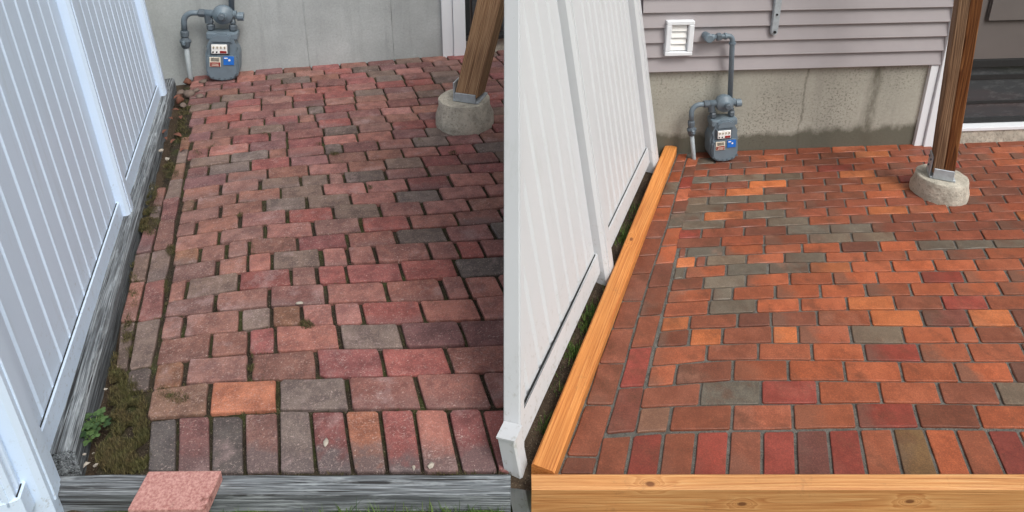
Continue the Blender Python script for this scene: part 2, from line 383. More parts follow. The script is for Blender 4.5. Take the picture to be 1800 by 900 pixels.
# ------------------------------------------------------------------ bricks
PAL_OLD = {'p': (158, 109, 100), 'r': (145, 89, 85), 'o': (174, 116, 93), 'b': (142, 103, 93), 'g': (120, 104, 96), 'd': (102, 92, 87), 'v': (132, 92, 89), 'm': (132, 99, 82)}
PAL_NEW = {'o': (160, 89, 60), 'r': (140, 67, 56), 'k': (126, 76, 58), 'y': (109, 99, 86), 'l': (180, 105, 64), 'w': (172, 100, 74), 'v': (116, 70, 60), 'h': (128, 98, 82), 'n': (138, 77, 56), 'g': (116, 86, 54)}
class Bricks:
    def __init__(self, pal, seed, jit, old):
        self.pal, self.r, self.jit, self.old, self.q = pal, random.Random(seed), jit, old, []
    def add(self, quad, code, gu=.004, gv=.004, flash=None, moss=None):
        """quad: near-left, near-right, far-right, far-left ground points"""
        self.q.append((quad, code, gu, gv, flash, moss))
    def shape(self, quad, code, gu, gv, flash, moss, near):
        r = self.r; q = [Vector((p[0], p[1], 0)) for p in quad]
        lu = ((q[1] - q[0]).length + (q[2] - q[3]).length) / 2; lv = ((q[3] - q[0]).length + (q[2] - q[1]).length) / 2
        iu, iv = min(.3, gu / lu), min(.3, gv / lv)
        def bl(u, v):
            u = iu + u * (1 - 2 * iu); v = iv + v * (1 - 2 * iv)
            return q[0] * (1 - u) * (1 - v) + q[1] * u * (1 - v) + q[2] * u * v + q[3] * (1 - u) * v
        rc = r.uniform(.004, .009) if self.old else r.uniform(.003, .006)
        cu, cv = rc / lu, rc / lv
        uv = [(cu, 0), (.5, 0), (1 - cu, 0), (1, cv), (1, .5), (1, 1 - cv), (1 - cu, 1), (.5, 1), (cu, 1), (0, 1 - cv), (0, .5), (0, cv)]
        if self.old and r.random() < .35:      # a knocked-off corner
            k = r.choice([2, 5, 8, 11]); k2 = (k + 1) % 12; ku, kv = r.uniform(.008, .02) / lu, r.uniform(.008, .016) / lv
            for e in (k, k2):
                if uv[e][1] in (0, 1): uv[e] = (ku if uv[e][0] < .5 else 1 - ku, uv[e][1])
                else: uv[e] = (uv[e][0], kv if uv[e][1] < .5 else 1 - kv)
        pts = [bl(u, v) + Vector((r.uniform(-1, 1), r.uniform(-1, 1), 0)) * self.jit for u, v in uv]
        c = sum(pts, Vector()) / len(pts)
        d = (q[1] - q[0]) + (q[2] - q[3]); ang = math.atan2(d.y, d.x)
        R = Matrix.Rotation(-ang, 3, 'Z'); pts = [R @ (p - c) for p in pts]
        ax, ay = (r.gauss(0, .013), r.gauss(0, .02)) if self.old else (r.gauss(0, .003), r.gauss(0, .004))
        z0 = r.gauss(0, .0022) if self.old else r.gauss(0, .0006)
        b = .0055 if self.old else .0035
        rings = ([(0, -.05), (0, -b), (b * .3, -b * .3), (b, 0)] if near else [(0, -.04), (0, -b), (b, 0)])
        vs = []; fs = []; n = len(pts)
        for ins, z in rings:
            for p in pts:
                L = p.length; k = (L - ins * 1.2) / L
                vs.append(Vector((p.x * k, p.y * k, z + z0 + p.x * ax + p.y * ay)))
        for j in range(len(rings) - 1):
            for k in range(n): fs.append((j * n + k, j * n + (k + 1) % n, (j + 1) * n + (k + 1) % n, (j + 1) * n + k))
        fs.append(tuple((len(rings) - 1) * n + k for k in range(n)))
        base = self.pal[code]; g = r.uniform(.9, 1.1)
        h_ = r.uniform(-5, 5); col = lin([max(0, min(255, v * g + e)) for v, e in zip(base, (h_, 0, -h_ * .6))])
        fl = flash if flash is not None else (r.uniform(.2, .7) if r.random() < (.22 if self.old else .38) else 0)
        ms = moss if moss is not None else (r.uniform(.2, 1) if r.random() < .3 else 0)
        return vs, fs, (*col, 1 - fl), ms, c, ang
    def build(self, parent, mat, limit=298):
        def size(q):
            pr = []
            for p in q[0]:
                f = p[1] * CT + CAMH * ST; pr.append((900 + FPX * p[0] / f, PPY - FPX * (p[1] * ST - CAMH * CT) / f))
            a = abs(sum(pr[i][0] * pr[(i + 1) % 4][1] - pr[(i + 1) % 4][0] * pr[i][1] for i in range(4))) / 2
            cx = sum(p[0] for p in pr) / 4
            vis = -20 < cx < 897 if self.old else 900 < cx < 1815
            return a if vis else a * .001
        self.q.sort(key=size, reverse=True)
        rest = ([], [], [], [])
        for i, q in enumerate(self.q):
            vs, fs, col, ms, c, ang = self.shape(*q, near=i < 130)
            if i < limit:
                me = bpy.data.meshes.new('brick'); me.from_pydata(vs, [], fs)
                a = me.attributes.new('bc', 'FLOAT_COLOR', 'POINT'); a.data.foreach_set('color', list(col) * len(vs))
                m = me.attributes.new('ms', 'FLOAT', 'POINT'); m.data.foreach_set('value', [ms] * len(vs))
                me.materials.append(mat)
                o = bpy.data.objects.new('brick', me); COL.objects.link(o); o.parent = parent
                o.location = c; o.rotation_euler = (0, 0, ang)
            else:
                R = Matrix.Rotation(ang, 3, 'Z'); k = len(rest[0])
                rest[0].extend([R @ v + c for v in vs]); rest[1].extend([tuple(j + k for j in f) for f in fs])
                rest[2].extend(list(col) * len(vs)); rest[3].extend([ms] * len(vs))
        if rest[0]:
            o = obj('far_bricks', (rest[0], rest[1]), mat, parent); o['kind'] = 'stuff'
            a = o.data.attributes.new('bc', 'FLOAT_COLOR', 'POINT'); a.data.foreach_set('color', rest[2])
            m = o.data.attributes.new('ms', 'FLOAT', 'POINT'); m.data.foreach_set('value', rest[3])
def gline(pts): return [(p.x, p.y) for p in (px(*q) for q in pts)]
def rows(bk, lines, joints, codes, dxdy, gu, gv, ext, defcodes, pitch=.205):
    """courses between ground polylines; joints measured at mid-course, continued to the right to ext(y)"""
    for k in range(len(lines) - 1):
        lo, hi = lines[k], lines[k + 1]; js = joints[k]
        ms = [((interp(lo, x) + interp(hi, x)) / 2) for x in js]
        js = list(js)
        while js[-1] < ext(ms[-1]): js.append(js[-1] + pitch * bk.r.uniform(.97, 1.03)); ms.append((interp(lo, js[-1]) + interp(hi, js[-1])) / 2)
        cs = codes[k] if k < len(codes) else ''
        for i in range(len(js) - 1):
            def cut(j, ln):
                x = js[j]
                for _ in range(3): y = interp(ln, x); x = js[j] + (y - ms[j]) * dxdy
                return (x, interp(ln, x))
            code = cs[i] if i < len(cs) else bk.r.choice(defcodes)
            qd = [cut(i, lo), cut(i + 1, lo), cut(i + 1, hi), cut(i, hi)]
            if bk.old:                      # stop at the neighbouring fence
                mx = lambda y: rf_x(y) - .035 if y < 3.35 else .9
                if qd[0][0] > mx(qd[0][1]) - .03 or qd[3][0] > mx(qd[3][1]) - .03: continue
                qd = [(min(x, mx(y)), y) for x, y in qd]
            bk.add(qd, code, gu * bk.r.uniform(.7, 1.5), gv * bk.r.uniform(.7, 1.3))
def px_joints(lo, hi, xs):
    """joint columns of the photograph at mid-course -> ground x"""
    out = []
    for x in xs:
        y = (interp(lo, x) + interp(hi, x)) / 2; out.append(px(x, y).x)
    return out
def column(bk, left, right, ys_l, ys_r, codes, gu, gv, defcodes):
    """bricks laid lengthwise between two photographed edge lines"""
    L = sorted([(y, x) for x, y in left]); R = sorted([(y, x) for x, y in right])
    for i in range(len(ys_l) - 1):
        a, b = ys_l[i], ys_l[i + 1]; c, d = ys_r[i], ys_r[i + 1]
        q = [px(interp(L, a), a), px(interp(R, c), c), px(interp(R, d), d), px(interp(L, b), b)]
        bk.add([(p.x, p.y) for p in q], codes[i] if i < len(codes) else bk.r.choice(defcodes), gu, gv)

# --- the old patio
old = Bricks(PAL_OLD, 11, .0016, True)
LL = [
 [(262,735),(310,729),(380,726),(450,722),(600,719),(787,717),(888,714)],
 [(260,687),(310,678),(363,669),(480,665),(600,662),(740,658),(888,652)],
 [(267,641),(322,630),(430,621),(545,613),(660,611),(790,609),(888,603)],
 [(276,597),(365,585),(433,579),(490,570),(600,569),(720,566),(800,563),(888,560)],
 [(283,558),(323,553),(420,543),(480,537),(585,532),(700,529),(800,526),(888,519)],
 [(288,532),(375,515),(450,505),(567,498),(675,494),(780,488),(888,480)],
 [(295,498),(330,489),(417,478),(510,470),(605,464),(700,459),(800,453),(888,448)],
 [(300,467),(380,456),(440,446),(510,440),(610,434),(700,428),(800,423),(888,419)],
 [(303,443),(350,433),(395,427),(440,419),(520,415),(605,409),(697,402),(790,397),(888,389)],
 [(306,416),(380,405),(440,396),(547,387),(635,382),(720,377),(800,373),(888,364)],
 [(309,396),(347,388),(420,376),(500,368),(590,361),(670,357),(745,353),(822,348),(888,343)],
 [(314,373),(383,360),(450,351),(540,344),(615,340),(697,335),(773,330),(850,325),(888,323)],
 [(317,355),(345,348),(412,337),(490,329),(567,323),(640,318),(716,312),(790,305),(888,301)],
 [(320,333),(385,322),(450,314),(530,307),(577,304),(680,297),(760,291),(888,284)]]
LJ = [[258,367,488,612,736,856],[267,325,439,557,672,790,905],[276,370,437,483,596,707,813,925],
 [283,322,423,477,530,586,637,742,841,945],[288,378,473,573,678,779,821,881],[295,327,420,511,557,609,706,802,900],
 [300,382,436,477,565,611,660,754,805,847],[303,350,398,438,523,609,696,785,865],[306,384,466,550,635,720,803,881],
 [309,343,422,505,586,667,744,825],[314,387,464,540,616,695,773,853],[317,344,417,493,568,643,716,792,868],[320,387,457,529,577,605,677,752,825]]
LC = ['mogppp','mbbrrp','bbrpgvv','bbgmpprpp','bbpppppp','bgrbrrrd','bbpgppppr','mbbbrpgvd','bbpbrppr','bbprgpp','bbggpgpp','mbbgppr','bbggbgp']
OLD_DEF = 'ppprrbbbgv'
glines = [gline(l) for l in LL]
gj = [px_joints(LL[k], LL[k + 1], LJ[k]) for k in range(len(LJ))]
ext_l = lambda y: (min(rf_x(y) - .1, .45) if y < 3.3 else .6)
rows(old, glines, gj, LC, -.36, .0068, .0042, ext_l, OLD_DEF)
# far courses: evenly laid between the last measured line and the house wall
wallpx = [(330,134),(430,124),(600,111),(775,97),(888,88)]
last = [px(x, interp(LL[-1], x)) for x in (320, 420, 560, 720, 888)]; far = [px(*p) for p in wallpx]
NF = 15
fl = [[((a.lerp(b, k / NF)).x, (a.lerp(b, k / NF)).y) for a, b in zip(last, far)] for k in range(NF + 1)]
fj = []
for k in range(NF):
    x = fl[k][0][0] + (.1 if k % 2 else 0) + old.r.uniform(-.02, .02); js = [fl[k][0][0] - .01] if k % 2 else []
    while x < .1: js.append(x); x += .205 * old.r.uniform(.97, 1.03) if old.r.random() > .07 else .1
    fj.append(js + [x])
rows(old, fl, fj, [], -.36, .005, .0045, ext_l, 'pprrvvvbbbggv')
# soldier course along the front timber
st_ = [261,312,370,428,489,546,604,667,727,786,845,905,966,1028]; sb_ = [258,310,370,430,491,556,620,681,744,811,877,945,1012,1080]
sol = [('d',.0),('v',.5),('d',.2),('b',.8),('g',.7),('r',.95),('o',.85),('r',.95),('p',.8),('r',.7),('r',.3),('p',.3)]
for i, (c, f) in enumerate(sol):
    q = [px(sb_[i], 829), px(sb_[i + 1], 829), px(st_[i + 1], interp(LL[0], st_[i + 1]) + 2), px(st_[i], interp(LL[0], st_[i]) + 2)]
    if q[0].x > -.01: continue
    for p_ in q: p_.x = min(p_.x, .012)
    old.add([(p.x, p.y) for p in q], c, .0055, .004, f, .3 if i else 1)
# two lengthwise border courses along the side timber
LQ = [(342,213),(337,240),(328,277),(325,300),(315,360),(308,390),(302,450),(293,490),(285,553),(277,593),(272,620),(267,643),(263,683)]
LP = [(318,240),(307,290),(287,347),(282,380),(273,413),(263,457),(257,487),(245,543),(233,587),(228,623),(223,660),(219,690)]
LO = [(300,240),(285,295),(267,363),(245,417),(236,450),(230,487),(216,533),(210,567),(203,643)]
column(old, LP, LQ, [690,649,564,497,440,388,350,316,287,262,240], [684,641,556,489,433,384,345,312,284,260,238], 'dgvgbvgmgm', .004, .004, 'rrb')
column(old, LO, LP, [650,565,495,447,402,362,330], [648,562,491,441,398,360,328], 'dbgvgb', .004, .005, 'rb')
old.build(oldp, MT['brick_old'])

# --- the relaid patio
new = Bricks(PAL_NEW, 5, .0008, False)
RL = [
 [(1113,762),(1167,758),(1223,756),(1350,755),(1450,753),(1563,750),(1683,752),(1783,753)],
 [(1123,717),(1180,713),(1283,710),(1350,710),(1500,708),(1607,708),(1713,710),(1783,711)],
 [(1135,680),(1233,671),(1283,668),(1350,668),(1437,668),(1540,670),(1643,671),(1783,671)],
 [(1140,643),(1190,639),(1243,633),(1290,632),(1387,632),(1480,633),(1580,635),(1677,636),(1773,635)],
 [(1150,609),(1245,605),(1333,602),(1517,603),(1613,603),(1700,602),(1783,602)],
 [(1155,583),(1217,577),(1290,575),(1350,572),(1500,571),(1600,573),(1783,573)],
 [(1163,557),(1213,554),(1297,550),(1353,548),(1437,545),(1527,544),(1613,544),(1697,543),(1783,543)],
 [(1167,532),(1247,528),(1328,525),(1407,523),(1487,521),(1570,519),(1657,519),(1730,518),(1783,518)],
 [(1173,511),(1253,506),(1363,500),(1445,499),(1520,498),(1597,497),(1673,496),(1753,495)],
 [(1182,490),(1237,486),(1312,482),(1388,479),(1463,478),(1540,477),(1690,475),(1767,474)],
 [(1183,470),(1277,464),(1350,461),(1423,460),(1497,459),(1567,457),(1640,456),(1713,455),(1783,453)],
 [(1188,452),(1242,449),(1312,447),(1380,443),(1450,443),(1522,442),(1595,439),(1663,438),(1730,436),(1783,435)],
 [(1193,435),(1273,431),(1343,429),(1410,427),(1477,425),(1543,423),(1612,422),(1680,421),(1783,420)]]
RJ = [[1120,1178,1288,1393,1505,1612,1720,1830],[1128,1231,1337,1439,1547,1652,1755,1860],[1140,1188,1288,1386,1485,1585,1682,1778,1875],
 [1147,1243,1333,1427,1520,1617,1705,1800],[1155,1212,1270,1358,1403,1496,1588,1677,1718,1800],[1162,1212,1297,1355,1437,1530,1621,1704,1782],
 [1167,1246,1329,1407,1489,1573,1657,1735],[1173,1252,1287,1363,1442,1522,1601,1677,1757],[1180,1236,1311,1388,1465,1542,1619,1695,1772],
 [1184,1204,1277,1350,1423,1496,1568,1643,1716],[1188,1223,1241,1312,1379,1450,1522,1594,1664,1733],[1193,1206,1273,1343,1410,1478,1546,1613,1680,1747]]
RC = ['hkworko','kyrooky','okoooook','okoorook','klklwyook','lkkkolvlk','oyoolkro','oyooooooo','kyooooroo','yoyyloooo','lkyoyoooko','kyoookoyyyk']
NEW_DEF = 'oooooookkrl'
glr = [gline(l) for l in RL]
gjr = [px_joints(RL[k], RL[k + 1], RJ[k]) for k in range(len(RJ))]
ext_r = lambda y: 1.05 * y + .35
rows(new, glr, gjr, RC, .37, .0045, .0036, ext_r, NEW_DEF)
last = [px(x, interp(RL[-1], x)) for x in (1193, 1350, 1500, 1650, 1783)]
far = [px(*p) for p in ((1232,267),(1350,262),(1480,257),(1620,252),(1740,248))]
NR = 13
fl = [[((a.lerp(b, k / NR)).x, (a.lerp(b, k / NR)).y) for a, b in zip(last, far)] for k in range(NR + 1)]
fj = []; fc = []
for k in range(NR):
    x = fl[k][0][0] + (.1 if k % 2 else 0) + new.r.uniform(-.02, .02); js = [fl[k][0][0] - .005] if k % 2 else []
    while x < fl[k][-1][0]: js.append(x); x += .205 * new.r.uniform(.98, 1.02)
    js.append(x); fj.append(js)
    row = [new.r.choice('nnnnkkkoorl') for _ in js]
    for i in range(len(row)):
        if i < 3 and new.r.random() < .42: row[i] = 'y'
        if i > 6 and k < 4 and new.r.random() < .12: row[i] = 'y'
        if 2 < i < 5 and k in (0, 1) and new.r.random() < .4: row[i] = 'y'
    fc.append(row)
rows(new, fl, fj, fc, .37, .004, .0035, ext_r, 'nnnkkkoor')
rt_ = [1058,1112,1167,1225,1283,1340,1398,1455,1510,1568,1623,1678,1733,1788,1843]; rb_ = [1043,1098,1157,1217,1278,1340,1401,1463,1525,1588,1652,1710,1770,1830,1892]
for i, (c, f) in enumerate([('k',0),('r',0),('k',.2),('r',.2),('k',.3),('r',0),('v',.3),('r',.1),('o',.2),('g',.5),('o',0),('o',0),('r',0),('o',0),('k',0),('o',0),('r',0),('k',0),('o',0),('o',0),('k',0)]):
    while len(rt_) < i + 2: rt_.append(rt_[-1] + 55); rb_.append(rb_[-1] + 61)
    q = [px(rb_[i] * 1.12 - rt_[i] * .12, 847), px(rb_[i + 1] * 1.12 - rt_[i + 1] * .12, 847), px(rt_[i + 1], interp(RL[0], rt_[i + 1]) + 2), px(rt_[i], interp(RL[0], rt_[i]) + 2)]
    new.add([(p.x, p.y) for p in q], c, .0055, .004, f, 0)
RQ = [(1118,757),(1133,680),(1148,610),(1160,583),(1163,553),(1177,503),(1188,447),(1205,383),(1213,350),(1222,307),(1230,275)]
RP = [(1043,833),(1063,763),(1087,683),(1107,610),(1115,580),(1133,517),(1157,443),(1175,390),(1190,333),(1197,313),(1209,270)]
RO = [(982,833),(1027,713),(1063,600),(1068,597),(1113,467),(1140,393),(1163,340),(1180,300),(1192,268)]
column(new, RP, RQ, [763,681,611,555,505,464,432,400,375,353,331,311,293,277], [758,678,608,552,502,461,430,398,373,351,329,309,291,275], 'vrkkkooykwrko', .0042, .004, 'ok')
column(new, RO, RP, [833,801,711,638,577,529,482,450,418,388,364,341,320,301,284,270], [834,802,712,638,576,528,480,448,417,387,363,340,319,300,283,269], 'kkkkkkkkkokyoko', .0045, .004, 'ok')
new.build(newp, MT['brick_wet'])

# ------------------------------------------------------------------ fences
def fence(name, label, p0, d, lean, u0, u1, posts, bw, mat, rake=False, zb=.045):
    """vinyl board fence; u along the ground line, w up the (slightly leaning) panel. Rake: the top falls to the near end"""
    root = empty(name, (p0.x, p0.y, 0), math.atan2(d.y, d.x))
    tag(root, label, 'fence')
    out = Vector((-d.y, d.x, 0)); H = 1.82
    sl, cl = math.sin(lean), math.cos(lean)
    def P(u, t, w): return Vector((u, t * cl + w * sl, -t * sl + w * cl))      # local: x along, y outwards
    vx = out.x * sl
    def top(u): return max(.02, min(H, (p0.x + u * d.x) / -vx)) if rake else H
    def slab(bm, ua, ub, t0, t1, wa, wtop, ch=0.0):
        """board from ua to ub; thickness t0 (yard side) .. t1; chamfered yard-side long edges"""
        pr = [(ua, t1), (ua, t0 + ch), (ua + ch, t0), (ub - ch, t0), (ub, t0 + ch), (ub, t1)] if ch else [(ua, t1), (ua, t0), (ub, t0), (ub, t1)]
        lo = [bm.verts.new(P(u, t, wa)) for u, t in pr]; hi = [bm.verts.new(P(u, t, max(wa + .002, wtop(u)))) for u, t in pr]
        bm.faces.new(lo); bm.faces.new(hi)
        for k in range(len(pr)): bm.faces.new((lo[k], lo[(k + 1) % len(pr)], hi[(k + 1) % len(pr)], hi[k]))
    edges = [u0] + posts + [u1]
    PW = .052
    for i, pu in enumerate(posts):
        bm = B(); slab(bm, pu - PW, pu + PW, -PW, PW, -.10, top, .012); po = obj('post', bm, mat, root)
        bm = B(); slab(bm, pu - PW * .45, pu + PW * .45, -PW - .004, -PW + .004, .0, lambda u: top(u) - .02, .002); obj('post_ridge', bm, mat, po)
    spans = [(a + PW, b - PW) for a, b in zip(posts, posts[1:])]
    if posts[0] - PW > u0 + .05: spans.insert(0, (u0, posts[0] - PW))
    for a, b in spans:
        n = max(2, round((b - a) / bw[min(len(bw) - 1, spans.index((a, b)))]))
        for k in range(n):
            ua = a + (b - a) * k / n; ub = a + (b - a) * (k + 1) / n
            if top(ub) < .2: continue
            bm = B(); slab(bm, ua + .002, ub - .002, -.012 + rnd.uniform(-.0006, .0006), .012, zb + .06, lambda u: top(u) - .01, .011 if rake else .0075)
            obj('board', bm, mat, root)
        bm = B(); slab(bm, a, b, -.0005, .006, zb + .07, lambda u: top(u) - .015); obj('backing', bm, mat, root)
        bm = B(); slab(bm, a, b, -.024, .024, zb, lambda u: min(zb + .085, max(top(u), zb + .004)), .006); rl = obj('bottom_rail', bm, mat, root)
        bm = B(); slab(bm, a + .01, b - .01, -.0165, -.0135, zb + .08, lambda u: min(zb + .0885, max(top(u), zb + .082))); obj('rail_shade_dirt', bm, MT['rubber'], rl)  # dark strip standing in for the gap's shadow and dirt line above the rail
        if not rake or top(a) >= H - .01:
            bm = B(); slab(bm, a, b, -.026, .026, H - .12, lambda u: H); obj('top_rail', bm, mat, root)
    if rake:
        ub_ = -p0.x / d.x; ue = (H * -vx - p0.x) / d.x
        bm = B()
        c0, c1 = P(ub_, 0, 0), P(ue, 0, H); ax = (c1 - c0).normalized(); nn = P(0, 1, 0) - P(0, 0, 0); up = nn.cross(ax).normalized()
        if up.x > 0: up = -up
        for f in (0, 1):
            pass
        vs = []
        for c in (c0 + ax * .02, c1 + ax * .02):
            for s, q in ((-1, -.03), (1, -.03), (1, .004), (-1, .004)): vs.append(bm.verts.new(c + nn * s * .028 + up * q))
        bm.faces.new(vs[:4]); bm.faces.new(vs[4:])
        for k in range(4): bm.faces.new((vs[k], vs[(k + 1) % 4], vs[4 + (k + 1) % 4], vs[4 + k]))
        bmesh.ops.bevel(bm, geom=list(bm.edges), offset=.004, segments=2, affect='EDGES')
        obj('raked_cap', bm, mat, root)
        bm = B(); slab(bm, ub_ - .012, ub_ + .04, -.034, .02, -.17, lambda u: .115, .006); ep = obj('end_post', bm, mat, root)
        bm = B(); slab(bm, ub_ - .015, ub_ + .043, -.037, .023, .115, lambda u: .122, .003); obj('post_cap', bm, mat, ep)
        bm = B(); slab(bm, ue, u1, -.026, .026, H - .10, lambda u: H); obj('top_rail', bm, mat, root)
    return root
ulen = 1 / LFD.y
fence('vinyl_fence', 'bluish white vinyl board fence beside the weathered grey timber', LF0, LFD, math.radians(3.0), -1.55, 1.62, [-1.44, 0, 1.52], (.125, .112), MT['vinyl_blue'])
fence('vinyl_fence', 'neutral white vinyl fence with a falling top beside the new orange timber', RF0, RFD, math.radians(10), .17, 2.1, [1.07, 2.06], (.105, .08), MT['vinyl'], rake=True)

# ------------------------------------------------------------------ timbers
def beam(name, a, b, w, h, mat, label=None, cat=None, rough=.002, bev=.008, parent=None, n=40, seed=1, zrot=None):
    """squared timber from a to b (centres of its two ends); grain along local x"""
    a, b = Vector(a), Vector(b); L = (b - a).length; r = random.Random(seed)
    hw, hh = w / 2, h / 2
    prof = [(-hw + bev, -hh), (hw - bev, -hh), (hw, -hh + bev), (hw, -hh * .3), (hw, hh * .3), (hw, hh - bev), (hw - bev, hh), (hw * .3, hh), (-hw * .3, hh), (-hw + bev, hh), (-hw, hh - bev), (-hw, hh * .3), (-hw, -hh * .3), (-hw, -hh + bev)]
    vs = []; m = len(prof)
    for i in range(n + 1):
        x = -L / 2 + L * i / n
        for k, (y, z) in enumerate(prof):
            q = Vector((x * 3 + seed * 7, y * 14, z * 14)); e = mnoise.fractal(q, 1, 2, 3) * rough
            s = 1 + e / max(hw, hh); vs.append((x, y * s, z * s))
    fs = [(i * m + k, i * m + (k + 1) % m, (i + 1) * m + (k + 1) % m, (i + 1) * m + k) for i in range(n) for k in range(m)]
    fs += [tuple(range(m)), tuple(n * m + k for k in range(m))]
    bm = B(); bv = [bm.verts.new(v) for v in vs]
    for f in fs: bm.faces.new([bv[k] for k in f])
    o = obj(name, bm, mat, parent)
    o.rotation_mode = 'QUATERNION'
    d = (b - a).normalized(); up = Vector((0, 0, 1)) if abs(d.z) < .9 else Vector((math.cos(zrot or 0), math.sin(zrot or 0), 0))
    y = up.cross(d).normalized(); z = d.cross(y)
    o.rotation_quaternion = Matrix((d, y, z)).transposed().to_quaternion(); o.location = (a + b) / 2
    if label: tag(o, label, cat)
    return o
# weathered: side and front
sa, sb2 = px(165, 717, .05), px(306, 142, .05)
def side(p, q, ext): d = (q - p).normalized(); return p - d * ext, q
pA, pB = px(144, 787), px(309, 148)
nl = (pB - pA).normalized(); pA, pB = pA - nl * .045, pB; sh = Vector((-nl.y, nl.x, 0)) * .042; pA, pB = pA + sh, pB + sh
beam('landscape_timber', (pA.x, pA.y, -.03), (pB.x, pB.y, -.03), .08, .16, MT['wood_old'], 'weathered grey side timber between bluish fence and old bricks', 'timber', .006, .012, n=70, seed=3)
beam('landscape_timber', (-1.36, L_FRONT - .034, -.066), (-.004, L_FRONT - .034, -.066), .06, .14, MT['wood_old'], 'weathered grey front timber with a loose pink brick on it', 'timber', .005, .012, n=60, seed=5)
qA, qB = px(982, 832), px(1190, 270); nq = (qB - qA).normalized(); sh = Vector((-nq.y, nq.x, 0)) * .037; qA, qB = qA + sh - nq * .035, qB + sh
beam('landscape_timber', (qA.x, qA.y, -.025), (qB.x, qB.y, -.025), .07, .14, MT['wood_side'], 'new orange side timber between white fence and damp bricks', 'timber', .001, .006, n=50, seed=8)
beam('landscape_timber', (.055, R_FRONT - .054, -.032), (2.1, R_FRONT - .054, -.032), .046, .15, MT['wood_new'], 'new orange front timber with knots along the damp bricks', 'timber', .001, .006, n=60, seed=9)
bm = B(); box(bm, -.104, .104, -.055, .055, -.018, .018, .004, 2)
g = Mat('pink_speckled_brick', .9, .3); c = g.mix(g.ramp(g.noise(120, 4, .7), (.35, 0.0), (.65, 1.0)), lin((158, 106, 101)), lin((198, 154, 146)))
c = g.mix(g.ramp(g.noise(14, 5, .7), (.62, 0.0), (.7, .8)), c, lin((96, 58, 50))); c = g.mix(g.ramp(g.voro(260), (.1, .6), (.25, 0.0)), c, lin((120, 70, 64)))
g.color(c); g.bump(g.noise(160, 4, .7), .7, .003)
lb = px(309, 861, .04)
tag(obj('loose_brick', bm, g.m, None, (lb.x, lb.y, .0235), (0, 0, .01)), 'loose pink speckled brick lying on the weathered front timber', 'brick')

# ------------------------------------------------------------------ houses
def wbox(w, root, name, s0, s1, z0, z1, t0, t1, mat, bev=0.0, parent=None):
    """box on a wall: s along, z up, t out of the wall towards the viewer; in the root's local frame"""
    bm = B(); box(bm, s0, s1, -t1, -t0, z0, z1, bev, 2)
    return obj(name, bm, mat, parent or root)
def board(root, s0, s1, z, e, mat, tb=.019, tt=.006):
    """lapped siding board: thick lower edge, thin upper edge"""
    bm = B(); sec = [(0, z + e + .012), (-tt, z + e + .012), (-tb, z + .004), (-tb + .003, z), (0, z)]
    A_ = [bm.verts.new((s0, y, q)) for y, q in sec]; C_ = [bm.verts.new((s1, y, q)) for y, q in sec]
    bm.faces.new(A_); bm.faces.new(C_)
    for k in range(5): bm.faces.new((A_[k], A_[(k + 1) % 5], C_[(k + 1) % 5], C_[k]))
    return obj('siding_board', bm, mat, root)
# right house
RH = empty('house', RW.a, RW.ang); tag(RH, 'house with mauve siding over splash-stained concrete and a taupe door', 'house')
s_tr0 = RW.sz(1604, 250)[0]; s_tr1 = RW.sz(1618, 250)[0]; s_tr2 = RW.sz(1642, 250)[0]; s_end = 3.4
zs = RW.sz(1400, 118)[1]; ex = (RW.sz(1400, 16)[1] - zs) / 4
wbox(RW, RH, 'foundation_wall', -.25, s_tr0 + .01, -.17, zs + .03, -.3, 0, MT['conc_damp'])
wbox(RW, RH, 'upper_wall', -.25, s_tr2, zs + .03, 2.7, -.3, -.002, MT['siding'])
z = zs; k = 0
while z < 2.6: board(RH, -.25, s_tr1 + .003, z, ex, MT['siding'], .028); z += ex
wbox(RW, RH, 'corner_board', s_tr0, s_tr1 - .003, -.02, zs - .004, -.02, .02, MT['trim'], .003)
wbox(RW, RH, 'corner_board', s_tr1, s_tr2, -.02, 2.7, -.04, .034, MT['trim'], .003)
zc0 = RW.sz(1740, 227)[1] + .012; zg0 = RW.sz(1740, 220)[1]; zg1 = RW.sz(1740, 119)[1]; zw1 = RW.sz(1740, 107)[1]
stp = wbox(RW, RH, 'door_step', s_tr2 + .002, s_end, -.17, zc0 - .012, -.3, .012, MT['pier'], .006)
wbox(RW, RH, 'door_sill', s_tr2 + .002, s_end, zc0 - .011, zg0 - .004, -.1, .02, MT['trim'], .003)
D = wbox(RW, RH, 'door', s_tr2 + .012, s_end - .05, zw1, 2.1, -.12, -.03, MT['door'], .002)
def dpart(name, s0, s1, z0, z1, t0, t1, mat, bev=0): return wbox(RW, RH, name, s0, s1, z0, z1, t0, t1, mat, bev, D)
dpart('glass_panel', s_tr2 + .05, s_end - .09, zg0 + .03, zg1 - .01, -.07, -.045, MT['glass'])
dpart('kick_rail', s_tr2 + .012, s_end - .05, zg0, zg0 + .03, -.08, -.035, MT['rubber'], .002)
dpart('middle_rail', s_tr2 + .05, s_end - .09, zg1 - .09, zg1 - .06, -.07, -.04, MT['rubber'], .002)
dpart('lower_rail', s_tr2 + .05, s_end - .09, zg0 + .12, zg0 + .14, -.07, -.041, MT['rubber'], .002)
dpart('weather_strip', s_tr2 + .012, s_end - .05, zg1 - .008, zw1 - .002, -.08, -.024, MT['rubber'], .004)
dpart('door_stile', s_tr2 + .012, s_tr2 + .05, zg0 + .03, zg1 - .009, -.08, -.036, MT['door'], .002)
sm0, sm1 = RW.sz(1735, 60)[0] - .02, RW.sz(1735, 60)[0] + .55; zm = RW.sz(1740, 40)[1]
for (a, b, c_, d_) in ((sm0, sm1, zm, zm + .012), (sm0 + .03, sm1 - .03, zm - .03, zm - .022), (sm0, sm0 + .012, zm - .35, zm - .001), (sm1 - .012, sm1, zm - .35, zm - .001)):
    pass
